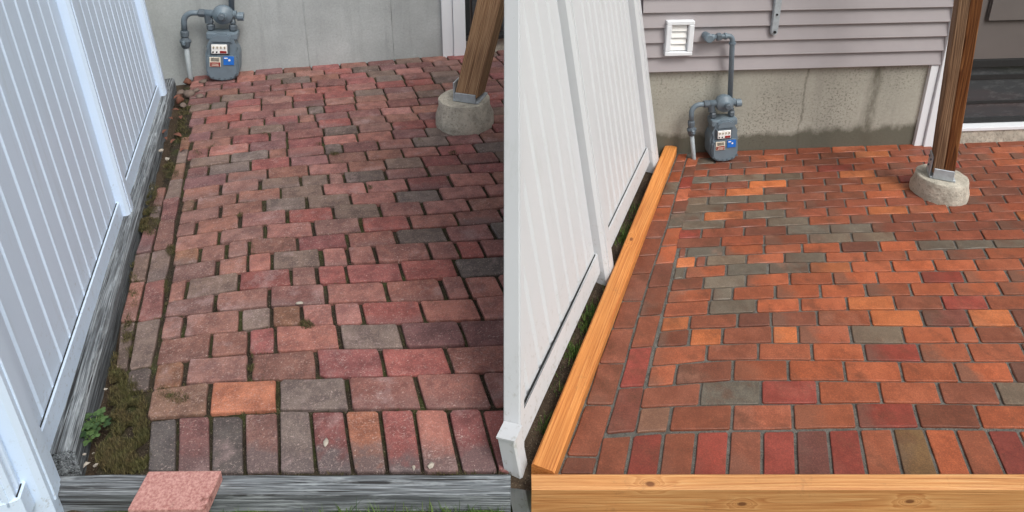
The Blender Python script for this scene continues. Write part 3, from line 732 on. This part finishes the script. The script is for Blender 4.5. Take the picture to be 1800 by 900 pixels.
for a0, a1 in ((s_tr2 + .16, s_tr2 + .62), (s_tr2 + .74, s_end - .2)):
    for q, (z0_, z1_) in enumerate(((zm - .0, 1.15), (1.27, 1.95))):
        bm = B(); box(bm, a0, a1, .012, .03, z0_, z1_, .0); 
        bmesh.ops.bevel(bm, geom=[e for e in bm.edges], offset=.009, segments=2, affect='EDGES'); obj('door_panel', bm, MT['door'], D)
# left house
LH = empty('house', LW.a, LW.ang); tag(LH, 'house with bare blue-grey concrete foundation behind the old patio', 'house')
t0 = LW.sz(778, 98)[0]; t1 = LW.sz(797, 98)[0]; t2 = LW.sz(818, 97)[0]; te = 2.85
seams = [-1.05, LW.sz(543, 100)[0], LW.sz(692, 90)[0], t0 + .01]
for a, b in zip(seams, seams[1:]): wbox(LW, LH, 'foundation_wall', a + (.002 if a > -1 else 0), b - .002, -.17, .82, -.3, rnd.uniform(-.004, .002), MT['conc'], .004)
for sx in seams[1:-1]:
    bm = B(); tube(bm, [(sx + rnd.uniform(-.004, .004), .002, .82 * q / 9) for q in range(10)], [rnd.uniform(.003, .006) for _ in range(10)], 6); obj('seam', bm, MT['conc'], LH)
wbox(LW, LH, 'upper_wall', -1.05, t0, .83, 2.7, -.3, -.002, MT['siding'])
z = .82
while z < 2.6: board(LH, -1.05, t0, z, .11, MT['siding'], .028); z += .11
wbox(LW, LH, 'corner_board', t0, t1 - .002, -.02, 2.7, -.04, .03, MT['trim'], .003)
wbox(LW, LH, 'corner_board', t1, t2, -.02, 2.7, -.04, .045, MT['trim'], .003)
zd0 = LW.sz(850, 63)[1]
wbox(LW, LH, 'door_step', t2 + .002, te, -.17, zd0 - .02, -.3, .01, MT['pier'], .006)
wbox(LW, LH, 'door_sill', t2 + .002, te, zd0 - .019, zd0 + .012, -.1, .05, MT['rubber'], .003)
LD = wbox(LW, LH, 'door', t2 + .004, te, zd0 + .013, 2.1, -.12, -.05, MT['door'], .003)
bm = B(); box(bm, t2 + .07, te - .1, .02, .048, zd0 + .06, .9); obj('glass_panel', bm, MT['glass'], LD)
bm = B(); box(bm, t2 + .015, t2 + .045, .005, .049, zd0 + .02, 2.05); obj('door_stile', bm, MT['rubber'], LD)

# ------------------------------------------------------------------ gas meters (units: 1/k metre, x right, z up, y into the wall)
def meter(name, label, loc, rz, k, roll=0.0):
    root = empty(name, loc, rz); root.rotation_euler = (0, roll, rz); tag(root, label, 'gas meter', None)
    S = 1.0 / k
    def done(bm, nm, mat, parent=None, smooth=False):
        bmesh.ops.scale(bm, vec=(S, S, S), verts=bm.verts)
        o = obj(nm, bm, mat, parent or root, smooth=False)
        if smooth:
            for p in o.data.polygons: p.use_smooth = len(p.vertices) == 4
        return o
    half = [(0, 0), (34, 0), (52, 6), (65, 22), (71, 48), (71, 122), (66, 142), (56, 158), (53, 186), (53, 214)]
    out = half + [(-x, z) for x, z in reversed(half[1:])]
    bm = B(); prism(bm, out, -38, 45, 9); body = done(bm, 'body', MT['meter'])
    flo = [(x * .97, z * .62 + 2) for x, z in half[:6]]; 
    fl2 = [(0, 4), (32, 4), (49, 10), (61, 25), (66, 48), (66, 100), (60, 116), (30, 124), (0, 126)]
    bm = B(); prism(bm, fl2 + [(-x, z) for x, z in reversed(fl2[1:-1])], -52, -36, 6); cover = done(bm, 'front_cover', MT['meter'], body)
    for a in (-60, -38, -12, 12, 38, 60):
        zz = 10 + (abs(a) / 60.0) ** 3 * 22
        bm = B(); tube(bm, [(a, -55, zz), (a, -40, zz)], 5.5, 8); done(bm, 'bolt', MT['meter_dark'], cover)
    bm = B(); box(bm, -66, 66, -34, 38, 190, 226, 9, 2); head = done(bm, 'head', MT['meter'], body)
    bm = B(); prism(bm, [(-46, 182), (46, 182), (38, 214), (18, 226), (-18, 226), (-38, 214)], -48, -30, 6); done(bm, 'head_cover', MT['meter'], body)
    bm = B(); prism(bm, [(-48, 128), (34, 128), (34, 182), (-48, 182)], -50, -34, 4); ix = done(bm, 'index_housing', MT['meter_dark'], body)
    bm = B(); box(bm, -42, 25, -54, -49, 132, 176, 2); pl = done(bm, 'index_plate', MT['white'], ix)
    for q in range(4):
        bm = B(); tube(bm, [(-32 + q * 15.5, -55.5, 163), (-32 + q * 15.5, -53, 163)], 5.5, 12); dd = done(bm, 'dial', MT['cream'], ix)
        bm = B(); box(bm, -33 + q * 15.5, -31 + q * 15.5, -57, -55, 157, 168); done(bm, 'pointer', MT['black'], ix)
    bm = B(); box(bm, -6, 22, -55.5, -53, 136, 147); done(bm, 'number_strip', MT['red'], ix)
    for q in range(2):
        bm = B(); tube(bm, [(-34 + q * 15, -55.5, 141), (-34 + q * 15, -53, 141)], 4, 10); done(bm, 'dial', MT['black'], ix)
    bm = B(); box(bm, -50, -4, -55, -51, 70, 116); s1 = done(bm, 'sticker', MT['cream'], cover)
    bm = B(); box(bm, -48, -6, -56, -54.9, 72, 92); done(bm, 'red_band', MT['red'], cover)
    for q in range(3):
        bm = B(); box(bm, -44, -10, -56, -54.9, 98 + q * 5.5, 100.6 + q * 5.5); done(bm, 'print_line', MT['black'], cover)
    for q in range(2):
        bm = B(); box(bm, -42, -12, -56.6, -55.9, 76 + q * 7, 78.5 + q * 7); done(bm, 'print_line', MT['cream'], cover)
    bm = B(); box(bm, 8, 52, -55, -51, 80, 120); done(bm, 'sticker', MT['blue'], cover)
    bm = B(); box(bm, 12, 26, -56, -54.9, 110, 115); done(bm, 'print_line', MT['white'], cover)
    bm = B(); tube(bm, [(33, -56, 103), (33, -54.9, 103)], 5, 8); done(bm, 'emblem', MT['white'], cover)
    for x in (-50, 44):                                             # swivel connections
        bm = B(); tube(bm, [(x, 0, 205), (x, 0, 285)], 10, 14); pp = done(bm, 'connection_pipe', MT['meter_dark'], root, True)
        bm = B(); tube(bm, [(x, 0, 228), (x, 0, 233), (x, 0, 252), (x, 0, 256)], [14, 18, 18, 14], 6); done(bm, 'union_nut', MT['meter_dark'], pp)
        bm = B(); tube(bm, [(x, 0, 262), (x, 0, 270)], 13, 12); done(bm, 'collar', MT['meter_dark'], pp)
    bm = B(); tube(bm, [(-72, 0, 306), (60, 0, 306)], [17, 17], 16); reg = done(bm, 'regulator', MT['meter'], root, True)
    bm = B(); tube(bm, [(4, 18, 304), (4, -4, 304), (4, -8, 304), (4, -22, 304), (4, -32, 304), (4, -38, 304), (4, -44, 304)], [40, 46, 46, 42, 28, 20, 18], 26); done(bm, 'diaphragm_case', MT['meter'], reg, False)
    bm = B(); tube(bm, [(4, -43, 304), (4, -58, 304), (4, -62, 304)], [15, 15, 11], 14); done(bm, 'spring_cap', MT['meter_dark'], reg)
    for q in range(8):
        a = q * math.pi / 4; bm = B(); tube(bm, [(4 + 40 * math.cos(a), -14, 304 + 40 * math.sin(a)), (4 + 40 * math.cos(a), -4, 304 + 40 * math.sin(a))], 5, 6); done(bm, 'bolt', MT['meter_dark'], reg)
    bm = B(); tube(bm, [(56, 0, 296), (62, 0, 296), (64, 0, 296), (90, 0, 296)], [14, 14, 20, 20], 16); done(bm, 'vent_cap', MT['meter'], reg)
    bm = B(); tube(bm, [(-100, 0, 306), (-96, 0, 306), (-74, 0, 306), (-68, 0, 306)], [15, 19, 19, 15], 8); done(bm, 'union_nut', MT['meter_dark'], reg)
    bm = B(); tube(bm, [(-60, -2, 300), (-60, -2, 262)], [17, 14], 10); done(bm, 'drip_leg', MT['meter_dark'], reg)
    bm = B(); tube(bm, [(-92, 0, 306)] + arc((-118, 0, 264), 42, 90, 180, 8) + [(-160, 0, 214)], 12.5, 14); inl = done(bm, 'inlet_pipe', MT['meter'], root, True)
    bm = B(); tube(bm, [(-160, 0, 222), (-160, 0, 216), (-159, 0, 196), (-159, 0, 190), (-158, 0, 172), (-157, 0, 150), (-156, 0, 140)], [15, 18, 18, 14, 22, 19, 14], 10); v = done(bm, 'valve', MT['meter_dark'], root)
    bm = B(); box(bm, -166, -152, -34, -14, 160, 180, 3); done(bm, 'valve_key', MT['meter'], v)
    bm = B(); tube(bm, [(-180, 0, 172), (-135, 0, 172)], [9, 9], 8); done(bm, 'valve_spindle', MT['meter_dark'], v)
    bm = B(); tube(bm, [(-156, 0, 146), (-143, -4, 0), (-141, -4, -22)], [11, 11, 11], 12); done(bm, 'riser_pipe', MT['riser'], root, True)
    zt = 652
    bm = B(); tube(bm, [(38, 8, 300), (38, 8, zt - 30)] + arc((14, 8, zt - 24), 24, 0, 90, 6) + [(-92, 8, zt)], 12.5, 14); up_ = done(bm, 'outlet_pipe', MT['meter'], root, True)
    bm = B(); tube(bm, [(38, 8, zt - 44), (38, 8, zt - 34)], 17, 14); done(bm, 'elbow_collar', MT['meter'], up_)
    bm = B(); tube(bm, [(8, 8, zt), (-2, 8, zt)], 17, 14); done(bm, 'elbow_collar', MT['meter'], up_)
    bm = B(); tube(bm, [(-18, 8, zt), (-22, 8, zt), (-40, 8, zt), (-44, 8, zt)], [15, 20, 20, 15], 6); done(bm, 'union_nut', MT['meter_dark'], up_)
    bm = B(); tube(bm, [(-52, 8, zt), (-56, 8, zt), (-66, 8, zt)], [14, 17, 17], 12); done(bm, 'collar', MT['meter'], up_)
    bm = B(); tube(bm, [(-82, -14, zt), (-82, -10, zt), (-82, 14, zt), (-82, 100, zt)], [18, 22, 22, 14], 16); done(bm, 'wall_elbow', MT['meter'], up_)
    return root
def on_wall(w, x, y, off, z):
    s, _ = w.sz(x, y, off); return w.pt(s, z, off)
meter('gas_meter', 'small grey gas meter on the splash-stained wall with long outlet pipe', on_wall(RW, 1267, 279, .075, .004), RW.ang, 905, math.radians(-4))
meter('gas_meter', 'grey gas meter standing in rubble at the blue-grey concrete wall', on_wall(LW, 396, 148, .11, .006), LW.ang, 624, math.radians(6))

# ------------------------------------------------------------------ vent and strap on the siding
VR = empty('dryer_vent', on_wall(RW, 1193, 66, .028, RW.sz(1193, 66, .028)[1]), RW.ang); tag(VR, 'square white louvred vent on the mauve siding above the small gas meter', 'vent')
sc = RW.sz(1240, 66)[0] - RW.sz(1195, 66)[0]; hw = sc / 2 + .004; hh = .098
bm = B()
for a in ((-hw, hw, hh - .022, hh), (-hw, hw, -hh, -hh + .022), (-hw, -hw + .028, -hh + .0225, hh - .0225), (hw - .028, hw, -hh + .0225, hh - .0225)): box(bm, a[0], a[1], -.022, .02, a[2], a[3], .003)
obj('frame', bm, MT['trim'], VR)
bm = B(); box(bm, -hw + .02, hw - .02, .004, .018, -hh + .015, hh - .015); obj('backing', bm, MT['trim'], VR)
for q in range(4):
    zc = hh - .045 - q * .036
    bm = B(); v = [bm.verts.new(p) for p in ((-hw + .034, .002, zc + .016), (hw - .034, .002, zc + .016), (hw - .034, -.008, zc - .015), (-hw + .034, -.008, zc - .015), (-hw + .034, .006, zc + .012), (hw - .034, .006, zc + .012), (hw - .034, -.004, zc - .0165), (-hw + .034, -.004, zc - .0165))]
    for f in ((0, 1, 2, 3), (4, 5, 6, 7), (0, 1, 5, 4), (3, 2, 6, 7), (0, 3, 7, 4), (1, 2, 6, 5)): bm.faces.new([v[i] for i in f])
    obj('louver', bm, MT['white'], VR)
s_, z_ = RW.sz(1359, 62, .03)
SP = empty('metal_strap', RW.pt(s_, z_, .03), RW.ang); tag(SP, 'galvanised steel strap with rounded end hanging on the mauve siding', 'strap')
bm = B(); ol = [(-.019, .02), (-.014, .006), (0, 0), (.014, .006), (.019, .02), (.019, .6), (-.019, .6)]; prism(bm, ol, -.012, .006, .003); st = obj('strap', bm, MT['galv'], SP)
bm = B(); tube(bm, [(0, -.012, .022), (0, -.018, .022)], .008, 8); obj('bolt', bm, MT['rubber'], SP)
bm = B(); tube(bm, [(0, -.012, .12), (0, -.016, .12)], .006, 8); obj('bolt', bm, MT['rubber'], SP)

# ------------------------------------------------------------------ posts on concrete piers
def pier(name, label, c, r0, r1, h, seed):
    r = random.Random(seed); vs = []; n = 40; prof = [(r0, -.06), (r0, 0), (r0 * .995, h * .35), (r1 * 1.01, h * .7), (r1, h - .006), (r1 - .003, h - .001), (r1 - .008, h), (r1 * .5, h + .002)]
    for rr, z in prof:
        for k in range(n):
            a = 2 * math.pi * k / n; e = mnoise.fractal(Vector((math.cos(a) * 2 + seed, math.sin(a) * 2, z * 9)), 1, 2, 4) * .005
            vs.append(((rr + e) * math.cos(a), (rr + e) * math.sin(a), z + e * .3))
    fs = [(j * n + k, j * n + (k + 1) % n, (j + 1) * n + (k + 1) % n, (j + 1) * n + k) for j in range(len(prof) - 1) for k in range(n)] + [tuple((len(prof) - 1) * n + k for k in range(n))]
    return tag(obj(name, (vs, fs), MT['pier'], None, c, smooth=True), label, 'pier')
def post(label, base, tilt, w, mats, rz, L=2.3):
    """squared post; tilt is the sideways lean of its top in metres per metre; two boards of unlike colour"""
    root = empty('wooden_post', base); tag(root, label, 'post')
    x = Vector((math.cos(rz), math.sin(rz), 0)); y = Vector((-x.y, x.x, 0)); up = Vector((tilt[0], tilt[1], 1)).normalized()
    off = x * (w * .27); w1 = w * .54
    a = -off; b = x * (w * .27)
    root['n'] = 0; del root['n']
    for cen, ww, mt, sd in ((-x * w * .24, w * .5, mats[0], 2), (x * w * .24, w * .5, mats[1], 6)):
        beam('ply', cen + Vector((0, 0, .035)), cen + up * L, w * 1.0, w * .478, mt, parent=root, rough=.0012, bev=.004, n=30, seed=sd, zrot=rz)
    bm = B(); box(bm, -w * .56, w * .56, -w * .56, w * .56, .0, .012, .002); bs = obj('post_base', bm, MT['galv'], root, rot=(0, 0, rz))
    bm = B(); box(bm, -w * .60, -w * .53, -w * .42, w * .42, .004, .115, .002); obj('bracket_flange', bm, MT['galv'], bs)
    bm = B(); box(bm, -w * .45, w * .45, -w * .60, -w * .53, .004, .06, .002); obj('bracket_flange', bm, MT['galv'], bs)
    for q in ((-w * .25, .09), (w * .22, .09), (0, .05)):
        bm = B(); tube(bm, [(-w * .65, q[0], q[1]), (-w * .58, q[0], q[1])], .006, 8); obj('bolt', bm, MT['meter_dark'], bs)
    return root
pr_ = px(1649, 338); HR = .1
pier('concrete_pier', 'round pale concrete pier set in the damp orange bricks', (pr_.x, pr_.y, 0), .128, .118, HR, 4)
post('wooden_post', (0, 0, 0), (0, 0), .1, (MT['wood_post_old'], MT['wood_post']), 0) if False else None
post('stained brown wooden post on the pier in the damp bricks', (pr_.x - .012, pr_.y - .005, HR + .001), (-.07, .0), .098, (MT['wood_post_old'], MT['wood_post']), math.radians(-24))
pl_ = px(817, 214); HL = .17
pier('concrete_pier', 'tall rough concrete pier set in the old pinkish bricks', (pl_.x, pl_.y, 0), .185, .16, HL, 9)
post('grey-brown wooden post on the pier in the old bricks', (pl_.x + .04, pl_.y - .01, HL + .001), (.24, .02), .15, (MT['wood_post_tan'], MT['wood_post_tan']), math.radians(-18))

# ------------------------------------------------------------------ moss, weeds, grass, pebbles, rubble
def blades(name, spots, mat, label, h=(.006, .018), w=.0016, lean=.8, top=True, seed=1):
    r = random.Random(seed); vs = []; fs = []; ti = []
    for (x, y, z, k) in spots:
        a = r.uniform(0, 6.283); hh = r.uniform(*h) * k; l = r.uniform(.2, 1) * lean * hh; t = r.random()
        dx, dy = math.cos(a), math.sin(a); n = len(vs)
        vs += [(x - dy * w * k, y + dx * w * k, z), (x + dy * w * k, y - dx * w * k, z), (x + dx * l, y + dy * l, z + hh)]
        fs.append((n, n + 1, n + 2)); ti += [t * .6, t * .6, t]
    o = obj(name, (vs, fs), mat); a = o.data.attributes.new('tint', 'FLOAT', 'POINT'); a.data.foreach_set('value', ti)
    return tag(o, label, name.split('_')[-1], None, 'stuff')
r = random.Random(21); spots = []
def patch(cx, cy, rx, ry, n, z=-.01, k=1.05):
    n = int(n * 1.5)
    for _ in range(n):
        a = r.uniform(0, 6.283); q = math.sqrt(r.random()) * r.uniform(.6, 1.1)
        x, y = cx + rx * q * math.cos(a), cy + ry * q * math.sin(a)
        p = px(x, y); kk = k * .45 if x > 262 and y > 300 else k; f = mnoise.noise(Vector((p.x * 22, p.y * 22, 0)))
        if f < -.18: continue
        spots.append((p.x, p.y, z if kk == k else .001, kk * (1 + f * .6)))
for a in ((222,720,34,60,6500),(215,800,48,32,4500),(205,660,14,40,1400),(250,770,14,50,1600),(262,390,22,26,2600),(268,345,14,26,1400),(225,590,10,40,900),(235,500,8,45,800),(300,440,10,12,500),(292,505,5,18,260),(300,300,16,22,900),(320,230,14,24,600),(325,190,16,14,400),(312,700,22,12,420),(290,692,16,14,300),(440,640,8,26,500),(443,440,6,14,240),(422,380,7,10,260),(540,570,16,9,500),(545,186,12,5,160),(500,150,14,6,160),(470,235,16,5,160),(560,250,10,4,140),(590,270,12,4,140),(740,248,10,5,120),(795,268,8,4,120),(505,375,4,10,160),(635,392,4,8,140),(460,160,14,5,200),(420,160,14,4,140),(650,330,6,5,100),(345,270,12,8,200),(370,255,10,5,140)):
    patch(*a)
for k in range(700):        # thin moss line in many of the joints
    q = r.choice(old.q)[0]; i = r.choice((0, 0, 1, 2)); t0_ = r.random()
    if not (-2.6 < q[0][0] < .0): continue
    A_, C_ = Vector((*q[i], 0)) if len(q[i]) == 2 else Vector(q[i]), Vector((*q[(i + 1) % 4], 0))
    for _ in range(r.randint(5, 18)):
        p = A_.lerp(C_, min(1, max(0, t0_ + r.gauss(0, .12)))); spots.append((p.x + r.gauss(0, .003), p.y + r.gauss(0, .003), -.012, r.uniform(.5, 1)))
blades('border_moss', spots, MT['moss'], 'low green moss in the joints and border of the old patio', seed=2)
r = random.Random(8); gs = []
for _ in range(2600):
    x = r.uniform(-1.3, -.03); y = r.uniform(1.2, 1.333); k = 1 if x > -.55 else .55
    if r.random() < (.9 if x > -.5 else .35): gs.append((x, y, -.073, k * r.uniform(.6, 1.3)))
blades('front_grass', gs, MT['grass'], 'green grass blades growing before the weathered front timber', (.025, .06), .0016, .9, seed=4)
r = random.Random(9); ws = []
for cx, cy, n in ((1015, 640, 260), (1030, 580, 320), (1095, 425, 380), (1110, 405, 260), (1045, 560, 200), (1070, 520, 120), (990, 690, 160), (960, 760, 120), (1120, 385, 200), (1000, 630, 150)):
    for _ in range(n):
        p = px(cx + r.gauss(0, 9), cy + r.gauss(0, 12), -.04)
        if rf_x(p.y) + .0 < p.x < rf_x(p.y) + .16: ws.append((p.x, p.y, -.02, r.uniform(.5, 1.2)))
blades('strip_weeds', ws, MT['grass'], 'small weeds in the soil strip below the neutral white fence', (.012, .04), .0018, .9, seed=6)
r = random.Random(10); ws = []
for cx, cy, n in ((238, 285, 200), (205, 400, 160), (243, 270, 120), (210, 420, 100), (275, 190, 80)):
    for _ in range(n):
        p = px(cx + r.gauss(0, 5), cy + r.gauss(0, 8), -.04); ws.append((p.x, p.y, -.07, r.uniform(.6, 1.3)))
blades('fence_weeds', ws, MT['moss'], 'small weeds in the dark gap below the bluish fence', (.02, .06), .002, .9, seed=7)

def lump(r, sx, sy, sz, rough=.25, sub=2):
    bm = B(); bmesh.ops.create_icosphere(bm, subdivisions=sub, radius=1); off = Vector((r.uniform(0, 50), r.uniform(0, 50), 0))
    for v in bm.verts:
        e = 1 + mnoise.noise(v.co * 1.3 + off) * rough * 1.6; v.co = Vector((v.co.x * sx * e, v.co.y * sy * e, v.co.z * sz * e))
    return bm
r = random.Random(31)
for (x, y, d) in ((185,681,7),(216,776,8),(152,812,13),(168,815,11),(148,795,7),(163,793,6),(213,745,5),(267,330,5),(283,263,8),(294,278,9),(251,396,4),(317,818,6)):
    p = px(x, y); s = d / 2 / 640 * (p.y / 1.5)
    tag(obj('pebble', lump(r, s, s * .8, s * .6, .5, 1), MT['pebble'], None, (p.x, p.y, -.01 + s * .4), (r.uniform(-.4, .4), r.uniform(-.4, .4), r.uniform(0, 3)), False), 'small pale pebble lying in the mossy border of the old patio', 'pebble', 'pebbles in the mossy border')
for (x, y, d) in ((727,823,9),(758,820,14)):
    p = px(x, y); s = d / 2 / 600
    tag(obj('pebble', lump(r, s, s * .8, s * .7, .5, 1), MT['pebble'], None, (p.x, p.y, s * .5 + .001), (0, 0, r.uniform(0, 3)), False), 'greyish pebble on an old upright-laid brick at the front timber', 'pebble', 'pebbles at the front timber')
p = px(573, 779); tag(obj('pale_chip', lump(r, .008, .014, .002), MT['pebble'], None, (p.x, p.y, .004), (0, 0, .2), True), 'flat pale chip on a reddish brick of the front course', 'chip')
p = px(527, 534); tag(obj('pale_chip', lump(r, .014, .007, .004), MT['pebble'], None, (p.x, p.y, .004), (0, 0, .1), True), 'flat white chip beside a broken brick with dirt', 'chip')
for (x, y, w, h, m) in ((318,165,15,12,'rock'),(333,168,18,22,'rock'),(345,160,12,10,'rock'),(330,145,16,14,'leaf_dry'),(316,178,13,20,'leaf_dry'),(358,144,14,9,'rock'),(351,170,12,9,'rock'),(322,186,12,10,'rock')):
    p = px(x, y); k = 1 / 235 / 2
    tag(obj('rubble_stone', lump(r, w * k, w * k * .8, h * k * .7, .35), MT[m], None, (p.x, p.y, h * k * .25), (0, 0, r.uniform(0, 3)), True), 'brown rubble stone heaped in the corner by the larger gas meter', 'stone', 'rubble by the meter')
def leaf(x, y, L, W, mat, label, group, z=.004):
    vs = []; fs = []; n = 6
    for i in range(n + 1):
        t = i / n; ww = W * math.sin(math.pi * min(1, t * .94 + .03)) ** .8; zz = .006 * math.sin(t * 3) * (L / .05)
        vs += [(L * (t - .5), -ww, zz + ww * .35), (L * (t - .5), 0, zz), (L * (t - .5), ww, zz + ww * .35)]
    for i in range(n):
        for k in range(2): fs.append((i * 3 + k, i * 3 + k + 1, i * 3 + k + 4, i * 3 + k + 3))
    p = px(x, y); o = obj('dry_leaf', (vs, fs), mat, None, (p.x, p.y, z), (0, 0, r.uniform(0, 6)))
    md = o.modifiers.new('thick', 'SOLIDIFY'); md.thickness = .0008
    return tag(o, label, 'leaf', group)
for (x, y, L) in ((314,172,.07),(312,240,.07),(305,250,.05),(290,233,.05),(322,265,.05),(300,210,.04),(318,208,.05),(308,195,.05),(292,245,.04)):
    leaf(x, y, L, L * .22, MT['leaf_dry'], 'dry reddish leaf in the dark border near the larger gas meter', 'dry leaves in the border', .006)
def clover(x, y, label, n, spread, seed):
    q = random.Random(seed); p = px(x, y); root = empty('clover_plant', (p.x, p.y, -.012)); tag(root, label, 'plant')
    bs = B(); 
    for i in range(n):
        a = q.uniform(0, 6.283); d = math.sqrt(q.random()) * spread; hh = q.uniform(.02, .05)
        tipv = Vector((d * math.cos(a), d * math.sin(a), hh)); tube(bs, [(0, 0, 0), tipv * .5 + Vector((0, 0, .01)), tipv], .0008, 5)
        bm = B()
        for k in range(3):
            b0 = q.uniform(-.2, .2) + k * 2.094 + a; c_ = tipv + Vector((math.cos(b0), math.sin(b0), .1)) * .0066
            ring = [bm.verts.new(c_ + Vector((math.cos(b0 + t) * .0068, math.sin(b0 + t) * .0068, q.uniform(-.0015, .0015)))) for t in [j * 6.283 / 8 for j in range(8)]]
            bm.faces.new(ring)
        obj('leaf', bm, MT['clover'], root)
    obj('stems', bs, MT['stem'], root)
clover(168, 752, 'small green clover plant in the mossy corner by the side timber', 30, .042, 3)
clover(160, 772, 'low dark clover sprig beside the larger clover plant', 8, .02, 5)
